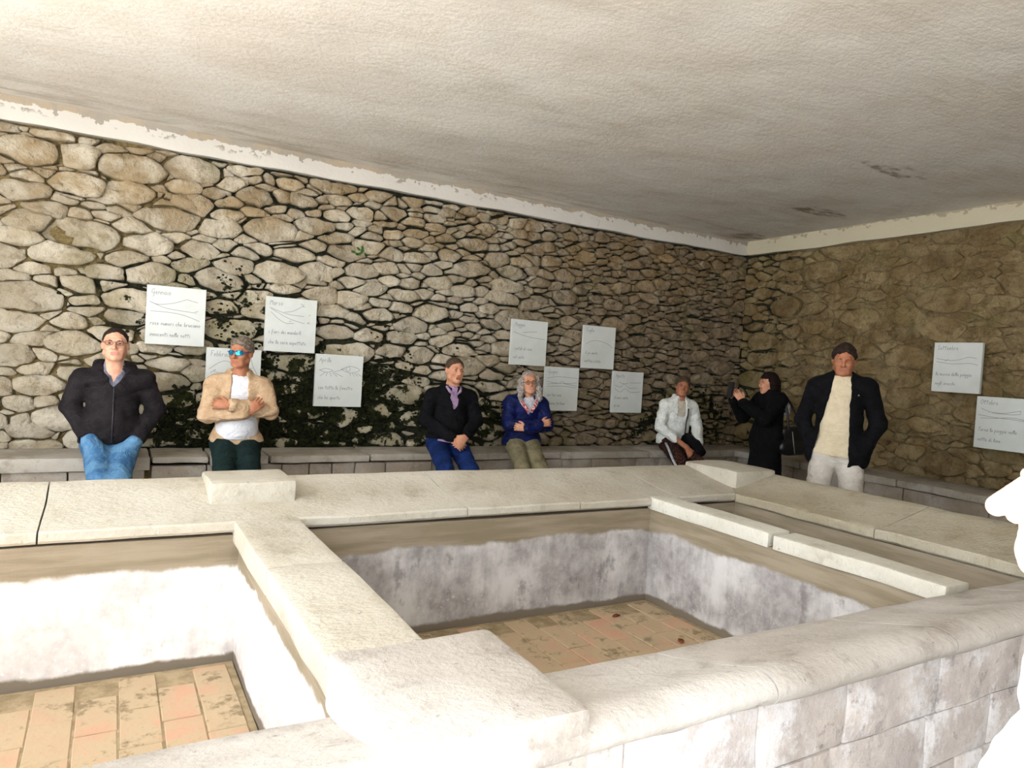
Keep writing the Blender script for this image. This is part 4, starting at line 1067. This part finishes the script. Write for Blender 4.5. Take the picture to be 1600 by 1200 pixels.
p.cloth('t_shirt', p.torso(.010, 1.0, .012), m_te, [p.below(lambda x, y: .735), cone(nk+np.array([0, 0, .005]), nk+p.f*.02+np.array([0, 0, .2]), .060, .075, .01), p.above(lambda x, y: nk[2]+.012)], ((.004, 16), (.0015, 36)))
jk = p.cloth('jacket', p.torso(.026, 1.02)+p.arm('l', .022, 1.05, .90)+p.arm('r', .022, 1.05, .90)+[cone(nk+p.R@np.array([.075, .01, -.01]), nk+p.R@np.array([.07, .04, .03]), .03, .026, .02), cone(nk+p.R@np.array([-.075, .01, -.01]), nk+p.R@np.array([-.07, .04, .03]), .03, .026, .02), cone(nk+p.R@np.array([-.07, .04, .03]), nk+p.R@np.array([.07, .04, .03]), .026, .026, .02)], m_bj,
        [p.below(lambda x, y: .665+.25*np.abs(x)), cone(nk+np.array([0, 0, -.03]), nk+p.f*.02+np.array([0, 0, .2]), .056, .07, .01),
         p.wedge(lambda z: -.062-.42*np.maximum(0, .98-z)*.55, lambda z: .062+.42*np.maximum(0, .98-z)*.55, -.01, 0, .93), p.wedge(lambda z: -.058, lambda z: .058, .03, .93)], ((.005, 12, 'r'), (.003, 28)))
# sleeves pass in front of the open jacket
p.cloth('sleeves', [q for s_ in 'lr' for q in (cone(p.J['el'+s_], p.J['el'+s_]*.1+p.J['wr'+s_]*.9, .066, .054, .02),)], m_bj, (), ((.004, 14, 'r'), (.003, 30)))

# man with clasped hands
p = Person('man in a black jumper over a lilac shirt with clasped hands and dark jeans', (2.745, 5.83), -8); p.skin = M_SK3
J, st = perched(1.475, 1.02, .115, .49, -.24, 0, lambda z: dict(ell=(-.245, .09, z(.24)), elr=(.255, .07, z(.23)), wrl=(-.03, -.145, z(.075)), wrr=(.085, -.135, z(.095))))
p.pose(J, 1.0, 8, 0, 3)
h1 = hand_prims(p.J['wrl'], p.R@np.array([.62, -.25, -.55]), p.R@np.array([-.3, -1., .2]), p.R@np.array([.5, 0, .8]), .45)
h2 = hand_prims(p.J['wrr']+p.f*.012, p.R@np.array([-.72, -.32, -.55]), p.R@np.array([.2, -1., .3]), p.R@np.array([-.5, 0, .8]), .5)
p.body([M_SK3, M_LIP2], [h1, h2], 1.02); p.eyes((.25, 0))
pr, cut = short_cap(p, .082, 1.1, .001); p.hair(pr, cut, M_HBR, ((.002, 60),), bmat=M_HBR)
m_bl = cloth_mat('black_wool', (17, 17, 20), (11, 11, 13), 20); m_lil = cloth_mat('lilac_cotton', (166, 140, 168), (150, 124, 152), 20); m_nj = cloth_mat('dark_blue_denim', (24, 46, 98), (16, 32, 72), 10)
p.cloth('trousers', p.torso(.010)[:2]+p.legs(.012, 1.06, .96), m_nj, [p.above(lambda x, y: .80)]); p.shoes(M_SHOE)
nk = p.J['neck']
p.cloth('shirt', p.torso(.010)+[cone(nk+p.f*.01+np.array([0, 0, -.02]), nk+p.f*.018+np.array([0, 0, .04]), .074, .067, .02)], m_lil,
        [p.below(lambda x, y: .84), cone(nk+np.array([0, 0, .0]), nk+p.f*.06+np.array([0, 0, .16]), .056, .08, .01), p.wedge(lambda z: -.6*(z-1.09), lambda z: .6*(z-1.09), -.02, 1.09)], ((.002, 25),))
for sx in (-1, 1):
    V, F = tube([nk+p.R@np.array([sx*.068, -.045, .028]), nk+p.R@np.array([sx*.05, -.092, -.012]), nk+p.R@np.array([sx*.018, -.10, -.045])], [.012, .014, .006]); link('collar', pymesh('collar', V, F), p.root, [m_lil])
jk = p.cloth('jumper', p.torso(.026, 1.02, .025)+p.arm('l', .020, 1.05, .93)+p.arm('r', .020, 1.05, .90), m_bl,
        [p.below(lambda x, y: .735), cone(nk+np.array([0, 0, -.005]), nk+np.array([0, 0, .2]), .066, .085, .01), p.wedge(lambda z: .01-.36*(z-.98), lambda z: .01+.36*(z-.98), .0, .98)], ((.004, 15), (.002, 34)))
V, F = tube([p.W(-.13, .0, .73), p.W(-.06, -.09, .728), p.W(.05, -.10, .728), p.W(.14, .0, .73)], .010); link('shirt_hem', pymesh('shirt_hem', V, F), p.root, [m_lil])

# woman with long grey hair
p = Person('woman with long curly grey hair, glasses and a navy quilted jacket, arms folded', (3.545, 5.83), -14); p.skin = M_SK3
J, st = perched(1.385, .90, .085, .48, -.22, 0, lambda z: dict(ell=(-.195, .01, z(.225)), elr=(.20, .0, z(.235)), wrl=(.09, -.135, z(.265)), wrr=(-.055, -.14, z(.205))))
p.pose(J, .92, -8, -2, -5)
h1 = hand_prims(p.J['wrl'], p.R@np.array([1., .15, .15]), p.R@np.array([.1, -1., .2]), p.R@np.array([0, 0, 1.]), .35, .9)
h2 = hand_prims(p.J['wrr'], p.R@np.array([-1., .4, .1]), p.R@np.array([0, -1., .1]), p.R@np.array([0, 0, 1.]), .4, .9)
p.body([M_SK3, M_LIP], [h1, h2], .9, .85, .92); p.eyes((-.2, 0))
locks = [ball((0, .025, .035), (.088, .107, .094), None, .01), cone((0, .07, 0), (0, .085, -.15), .07, .06, .04)]
for sx in (-1, 1): locks += [cone((sx*.078, -.005, .03), (sx*.098, -.01, -.08), .030, .036, .03), cone((sx*.098, -.01, -.08), (sx*.10, -.035, -.175), .036, .026, .03), cone((sx*.06, .05, .0), (sx*.085, .05, -.16), .05, .04, .03)]
p.hair(locks, [p.hcut(lambda x, y, z: np.minimum(np.minimum(.062-np.abs(x)-.10*np.maximum(0, z-.03), -.018-y), .072-z))], M_HSL, ((.007, 34), (.005, 75)), .006, True, M_HBR)
p.glasses(M_BLACKP, M_LENS, .024, .0165, .002, .0)
m_nv = cloth_mat('navy_quilted_nylon', (20, 30, 84), (12, 18, 52), 18, .45, .3, 60); m_kh = cloth_mat('khaki_twill', (132, 124, 96), (112, 104, 80), 14); m_wh = cloth_mat('white_shirt', (206, 208, 214))
m_red = simple('red_flowered_lining', srgb(206, 196, 196), .8, srgb(168, 40, 52), 60, lo=.45, hi=.52)
p.cloth('trousers', p.torso(.012, .95)[:2]+p.legs(.016, 1.0, .96), m_kh, [p.above(lambda x, y: .80)]); p.shoes(M_SHOE)
nk = p.J['neck']
p.cloth('shirt', p.torso(.010, .9)+[cone(nk+np.array([0, 0, -.02]), nk+np.array([0, 0, .03]), .064, .058, .02)], m_wh, [p.below(lambda x, y: .70), cone(nk+np.array([0, 0, .0]), nk+p.f*.06+np.array([0, 0, .16]), .05, .075, .01)], ((.002, 25),))
jk = p.cloth('jacket', p.torso(.030, .95)+p.arm('l', .022, .98, .93)+p.arm('r', .022, .98, .93), m_nv,
        [p.below(lambda x, y: .655), cone(nk+np.array([0, 0, -.02]), nk+np.array([0, 0, .2]), .066, .085, .01), p.wedge(lambda z: -.62*(z-.975), lambda z: .62*(z-.975), .02, .975), p.wedge(lambda z: -.32*(.755-z), lambda z: .32*(.755-z), -.0, 0, .755),
         ], ((.004, 16), (.003, 40)))
for nm, mt, r_, dx in (('hood_lining', m_red, .017, .0), ('piping', m_wh, .005, .017)):
    for sx in (-1, 1):
        pts = [nk+p.R@np.array([sx*(.085+dx), .03, .015]), nk+p.R@np.array([sx*(.085+dx), -.045, -.005]), nk+p.R@np.array([sx*(.058+dx), -.105, -.06]), nk+p.R@np.array([sx*(.012+dx*.6), -.128, -.125])]
        V, F = tube(arc([tuple(q) for q in pts], 5), r_); link(nm, pymesh(nm, V, F), p.root, [mt])

# woman in the white jacket
p = Person('woman with cropped grey hair in an open white padded jacket and patterned trousers', (5.60, 5.90), -16); p.skin = M_SK2
J, st = perched(1.42, .92, .10, .50, -.26, -.02, lambda z: dict(ell=(-.23, .04, z(.20)), elr=(.235, .04, z(.18)), wrl=(.01, -.17, z(-.045)), wrr=(.17, -.12, z(-.02))))
p.pose(J, .93, -22, -2, 6)
h1 = hand_prims(p.J['wrl'], p.R@np.array([.25, -.35, -.7]), p.R@np.array([-.2, -1., .5]), p.R@np.array([.8, 0, .2]), .4, .95)
h2 = hand_prims(p.J['wrr'], p.R@np.array([-.05, -.4, -.7]), p.R@np.array([.3, -1., .5]), p.R@np.array([-.8, 0, .2]), .4, .95)
p.body([M_SK2, M_LIP2], [h1, h2], .92, .9, .95); p.eyes((-.1, 0))
pr, cut = short_cap(p, .070, 1.0, .007, .004); p.hair(pr, cut, M_HBR, ((.004, 50), (.003, 90)))
m_wj = cloth_mat('white_padded_nylon', (226, 228, 222), (206, 208, 202), 20, .6, .3, 60); m_crm = cloth_mat('cream_blouse', (206, 196, 180), (188, 178, 160), 24)
m_lp = simple('brown_spotted_fabric', srgb(24, 17, 16), .9, srgb(92, 54, 42), 70, lo=.5, hi=.58); m_bk = cloth_mat('black_jersey', (16, 15, 17))
p.cloth('trousers', p.torso(.012, .95)[:2]+p.legs(.016, 1.0, .96), m_lp, [p.above(lambda x, y: .85)]); p.shoes(M_SHOE)
nk = p.J['neck']
p.cloth('blouse', p.torso(.010, .93), m_crm, [p.below(lambda x, y: .76), cone(nk+np.array([0, 0, .0]), nk+p.f*.05+np.array([0, 0, .16]), .052, .07, .01), p.above(lambda x, y: nk[2]+.01)], ((.003, 22),))
jk = p.cloth('jacket', p.torso(.028, .97)+p.arm('l', .022, 1.0, .93)+p.arm('r', .022, 1.0, .93)+[cone(nk+p.R@np.array([sx*.062, .0, -.02]), nk+p.R@np.array([sx*.066, .02, .055]), .024, .018, .02) for sx in (-1, 1)]+[cone(nk+p.R@np.array([-.066, .02, .055]), nk+p.R@np.array([0, .075, .055]), .018, .018, .02), cone(nk+p.R@np.array([.066, .02, .055]), nk+p.R@np.array([0, .075, .055]), .018, .018, .02)], m_wj,
        [p.below(lambda x, y: .655), cone(nk+np.array([0, 0, -.03]), nk+p.f*.02+np.array([0, 0, .2]), .048, .058, .01), p.wedge(lambda z: -.055-.25*np.maximum(0, .95-z), lambda z: .05+.25*np.maximum(0, .95-z), .0, .0)], ((.004, 17), (.003, 40)))
zz = np.linspace(1.08, .78, 9); p.strip('bag_strap', jk, .075-.02*(zz-.78), zz, .007, M_BLACKP, .0)
V, F = tube([p.W(-.165, -.0, .68), p.W(-.185, -.12, .625), p.W(-.19, -.24, .53), p.W(-.17, -.36, .42), p.W(-.165, -.38, .14)], .014); link('side_stripe', pymesh('side_stripe', V, F), p.root, [m_wh])
V, F = tube([p.W(.10, .05, .74), p.W(.14, -.1, .68), p.W(.16, -.22, .60)], [.07, .075, .06]); link('lap_scarf', pymesh('lap_scarf', V, F), p.root, [m_bk])

# woman taking a photograph
p = Person('woman with dark bobbed hair and long black coat holding up a phone', (5.95, 5.02), -104); p.skin = M_SK3
J = dict(pel=(0, .03, .86), neck=(0, .03, 1.315), head=(0, -.01, 1.425), shl=(-.165, .03, 1.25), shr=(.165, .03, 1.25), hl=(-.085, .02, .84), hr=(.085, .02, .84),
         kl=(-.085, -.01, .45), kr=(.085, -.01, .45), anl=(-.085, .02, .09), anr=(.085, .02, .09), tol=(-.09, -.12, .035), tor=(.09, -.12, .035),
         ell=(-.19, -.15, 1.05), elr=(.19, -.15, 1.05), wrl=(-.075, -.355, 1.23), wrr=(.075, -.345, 1.22))
p.pose(J, .93, 4, 4, 0)
h1 = hand_prims(p.J['wrl'], p.R@np.array([.25, -.38, .85]), p.R@np.array([-1., -.3, 0]), p.R@np.array([0, 1., .2]), .35, .92)
h2 = hand_prims(p.J['wrr'], p.R@np.array([-.30, -.45, .75]), p.R@np.array([1., -.3, 0]), p.R@np.array([0, 1., .2]), .25, .92)
p.body([M_SK3, M_LIP], [h1, h2], .92, .9, .93); p.eyes()
pr = [ball((0, .025, .036), (.088, .108, .093), None, .01)]
for sx in (-1, 1): pr += [cone((sx*.06, .02, .02), (sx*.075, .02, -.12), .05, .038, .03), cone((sx*.045, .07, .0), (sx*.05, .075, -.12), .055, .045, .03)]
p.hair(pr, [p.hcut(lambda x, y, z: np.minimum(np.minimum(.066-np.abs(x), -.025-y), .050-z))], M_HBK, ((.002, 50),), .006)
m_ct = cloth_mat('black_coat_wool', (15, 14, 16), (10, 10, 11), 20)
p.cloth('trousers', p.torso(.010, .95)[:2]+p.legs(.014, 1.0, .96), m_bk, [p.above(lambda x, y: .95)]); p.shoes(M_SHOE)
nk = p.J['neck']
p.cloth('coat', p.torso(.034, 1.0)+p.arm('l', .026, 1.0, .95)+p.arm('r', .026, 1.0, .95)+[flat(p.W(0, .02, .9), p.W(0, .02, .44), .165, .205, p.f, .78, .05), cone(nk+np.array([0, 0, -.03]), nk+np.array([0, 0, .0]), .075, .066, .03)], m_ct,
        [p.below(lambda x, y: .44), cone(nk+np.array([0, 0, .01]), nk+p.f*.03+np.array([0, 0, .2]), .058, .08, .01)], ((.005, 13), (.002, 32)))
def local_box(pp, name, c, size, mat, R=None, bev=.004, parent=None):
    bm = bmesh.new(); bmesh.ops.create_cube(bm, size=1)
    R = pp.R if R is None else R
    for v in bm.verts: v.co = Vector(R@(np.array(v.co[:])*np.array(size)))
    bmesh.ops.bevel(bm, geom=bm.edges[:], offset=bev, segments=2, affect='EDGES')
    me = bpy.data.meshes.new(name); bm.to_mesh(me); bm.free()
    return link(name, me, parent, [mat], tuple(c))
pc = p.W(0, -.445, 1.335); ph = empty('mobile_phone', tuple(pc), 'dark mobile phone held up in both hands by the woman in black', 'phone')
Rp = p.R@rotx(-.15)
local_box(p, 'case', pc, (.076, .010, .152), M_BLACKP, Rp, .004, ph)
m_scr = simple('dark_screen', srgb(26, 28, 34), .08, spec=.6); local_box(p, 'screen', pc+Rp@np.array([0, .0056, 0]), (.068, .001, .142), m_scr, Rp, .0003, ph)
# shoulder bag
m_bag = simple('black_leather', srgb(16, 15, 16), .38, spec=.45, bump=.2, bscale=80)
bc = p.W(.20, .17, .86); bagr = empty('shoulder_bag', (bc[0], bc[1], .70), 'black leather shoulder bag hanging at the side of the woman in the black coat', 'bag')
link('bag_body', field_mesh('bag_body', [flat(p.W(.22, .09, .78), p.W(.22, .27, .78), .075, .075, p.R@np.array([1., 0, 0]), .55, .03), flat(p.W(.22, .10, .94), p.W(.22, .26, .94), .06, .06, p.R@np.array([1., 0, 0]), .45, .06)], .008, (), ((.003, 22),)), bagr, [m_bag])
V, F = tube(arc([tuple(p.W(.235, .10, .96)), tuple(p.W(.225, .08, 1.15)), tuple(p.W(.17, .05, 1.335)), tuple(p.W(.19, .16, 1.2)), tuple(p.W(.235, .26, .96))], 6), .011); link('strap', pymesh('strap', V, F), bagr, [m_bag])
V, F = tube([p.W(.275, .12, .95), p.W(.282, .14, .82), p.W(.282, .16, .73)], .004); link('zip', pymesh('zip', V, F), bagr, [simple('bright_zip', srgb(150, 150, 150), .3, metal=.6)])
sc_c = p.W(.10, .20, 1.17); link('scarf', field_mesh('scarf', [cone(p.W(.10, .17, 1.2), p.W(.05, .225, 1.13), .03, .018, .02), cone(p.W(.05, .225, 1.13), p.W(.0, .19, 1.10), .018, .014, .02)], .006, (), ((.004, 40),)), p.root, [m_wh])

# man standing with hands in pockets
p = Person('man in a black blazer over cream T-shirt standing with hands in pockets', (5.10, 3.58), -53); p.skin = M_SK2
J = dict(pel=(0, .03, .93), neck=(0, .03, 1.515), head=(.0, -.015, 1.655), shl=(-.19, .035, 1.435), shr=(.195, .035, 1.445), hl=(-.095, .02, .90), hr=(.095, .02, .90),
         kl=(-.135, -.02, .50), kr=(.135, -.03, .50), anl=(-.15, .03, .09), anr=(.16, .03, .09), tol=(-.18, -.14, .035), tor=(.19, -.14, .035),
         ell=(-.275, .08, 1.15), elr=(.285, .08, 1.16), wrl=(-.175, -.02, .945), wrr=(.18, -.02, .93))
p.pose(J, 1.02, -2, 9, 2)
p.body([M_SK2, M_LIP2], [hand_prims(p.J['wr'+q], p.R@np.array([sx*.45, -.02, -1.]), p.R@np.array([-sx*1., 0, 0]), p.R@np.array([0, -1., 0]), .3, .85) for q, sx in (('l', 1), ('r', -1))], 1.02)
for sx in (-1, 1):
    V, F = tube([p.HT((sx*(.032+dx), -.0795-.006*math.sqrt(max(0, 1-(dx/.018)**2)), -.001-.003*(1-(dx/.018)**2))) for dx in (-.017, -.009, 0, .009, .017)], .0035); link('eyelid', pymesh('eyelid', V, F), p.root, [M_SK2])
pr, cut = short_cap(p, .076, 1.0, .007, .006); p.hair(pr, cut, M_HDK, ((.006, 40), (.004, 85)))
m_ck = cloth_mat('stone_chino', (206, 200, 190), (190, 182, 170), 12); m_ct2 = cloth_mat('cream_cotton', (214, 200, 172), (202, 188, 158), 14)
p.cloth('trousers', p.torso(.012)[:2]+p.legs(.018, 1.06, .96), m_ck, [p.above(lambda x, y: 1.02)]); p.shoes(M_SHOE)
nk = p.J['neck']
p.cloth('t_shirt', p.torso(.026, 1.0, .0), m_ct2, [p.below(lambda x, y: .895-.10*(x+.1)), cone(nk+np.array([0, 0, .005]), nk+p.f*.03+np.array([0, 0, .2]), .060, .075, .01), p.above(lambda x, y: nk[2]+.015)], ((.004, 15), (.0015, 36)))
jk = p.cloth('blazer', p.torso(.036, 1.03)+p.arm('l', .022, 1.08, .96)+p.arm('r', .022, 1.08, .96)+[cone(nk+p.R@np.array([-.075, .02, .0]), nk+p.R@np.array([0, .07, .03]), .026, .024, .02), cone(nk+p.R@np.array([.075, .02, .0]), nk+p.R@np.array([0, .07, .03]), .026, .024, .02), flat(p.W(-.165, .02, 1.0), p.W(-.175, .0, .88), .085, .06, p.f, .9, .04), flat(p.W(.165, .02, 1.0), p.W(.175, .0, .86), .085, .06, p.f, .9, .04)], m_bl,
        [p.below(lambda x, y: .80), cone(nk+np.array([0, 0, -.03]), nk+p.f*.02+np.array([0, 0, .2]), .056, .075, .01), p.wedge(lambda z: -.062-.20*np.maximum(0, 1.5-z), lambda z: .062+.03*np.maximum(0, 1.5-z), .02, .0)], ((.004, 14), (.002, 34)))
V, F = tube([p.W(.115, -.105, 1.385), p.W(.125, -.106, 1.385)], .005); link('lapel_pin', pymesh('lapel_pin', V, F), p.root, [simple('pin_silver', srgb(190, 190, 196), .3, metal=.8)])

# person close by at the trough edge
NT_ = np.array([1.057, .504, 1.312]); PHI8 = -120
R8 = rotz(math.radians(PHI8)); hc = NT_-R8@np.array([0, -.153, -.020])
p = Person('person in a white top standing at the trough edge, head in profile', (hc[0], hc[1]), PHI8, h=.0042); p.skin = M_SK4
zh = hc[2]
J = dict(pel=(0, .07, .78), neck=(0, .10, zh-.20), head=(0, 0, zh), shl=(-.15, .115, zh-.295), shr=(.15, .115, zh-.295), hl=(-.09, .08, .75), hr=(.09, .08, .75), kl=(-.09, .06, .42), kr=(.09, .06, .42),
         anl=(-.09, .03, .09), anr=(.09, .03, .09), tol=(-.10, -.12, .035), tor=(.10, -.12, .035), ell=(-.19, .15, zh-.54), elr=(.19, .15, zh-.54), wrl=(-.14, -.03, zh-.68), wrr=(.14, -.03, zh-.68))
p.pose(J, 1.0, 0, -6, 0)
p.body([M_SK4], [hand_prims(p.J['wr'+q], p.R@np.array([sx*.2, -.6, -.6]), p.R@np.array([0, -.5, 1.]), p.R@np.array([sx*1., 0, 0]), .4) for q, sx in (('l', 1), ('r', -1))], 1.0, 2.1); p.eyes()
pr, cut = short_cap(p, .074, 1.0, .010, .004); p.hair(pr, cut, M_HSL, ((.005, 50), (.003, 90)), .005, False)
p.cloth('trousers', p.torso(.012)[:2]+p.legs(.018, 1.0, .96), m_ck, [p.above(lambda x, y: .88)]); p.shoes(M_SHOE)
nk = p.J['neck']
p.cloth('top', p.torso(.020, .90, .03)+p.arm('l', .026, 1.0, .9)+p.arm('r', .026, 1.0, .9), m_te, [p.below(lambda x, y: .70), cone(nk+np.array([0, 0, .0]), nk+p.f*.03+np.array([0, 0, .2]), .062, .075, .01)], ((.004, 14), (.002, 34)))
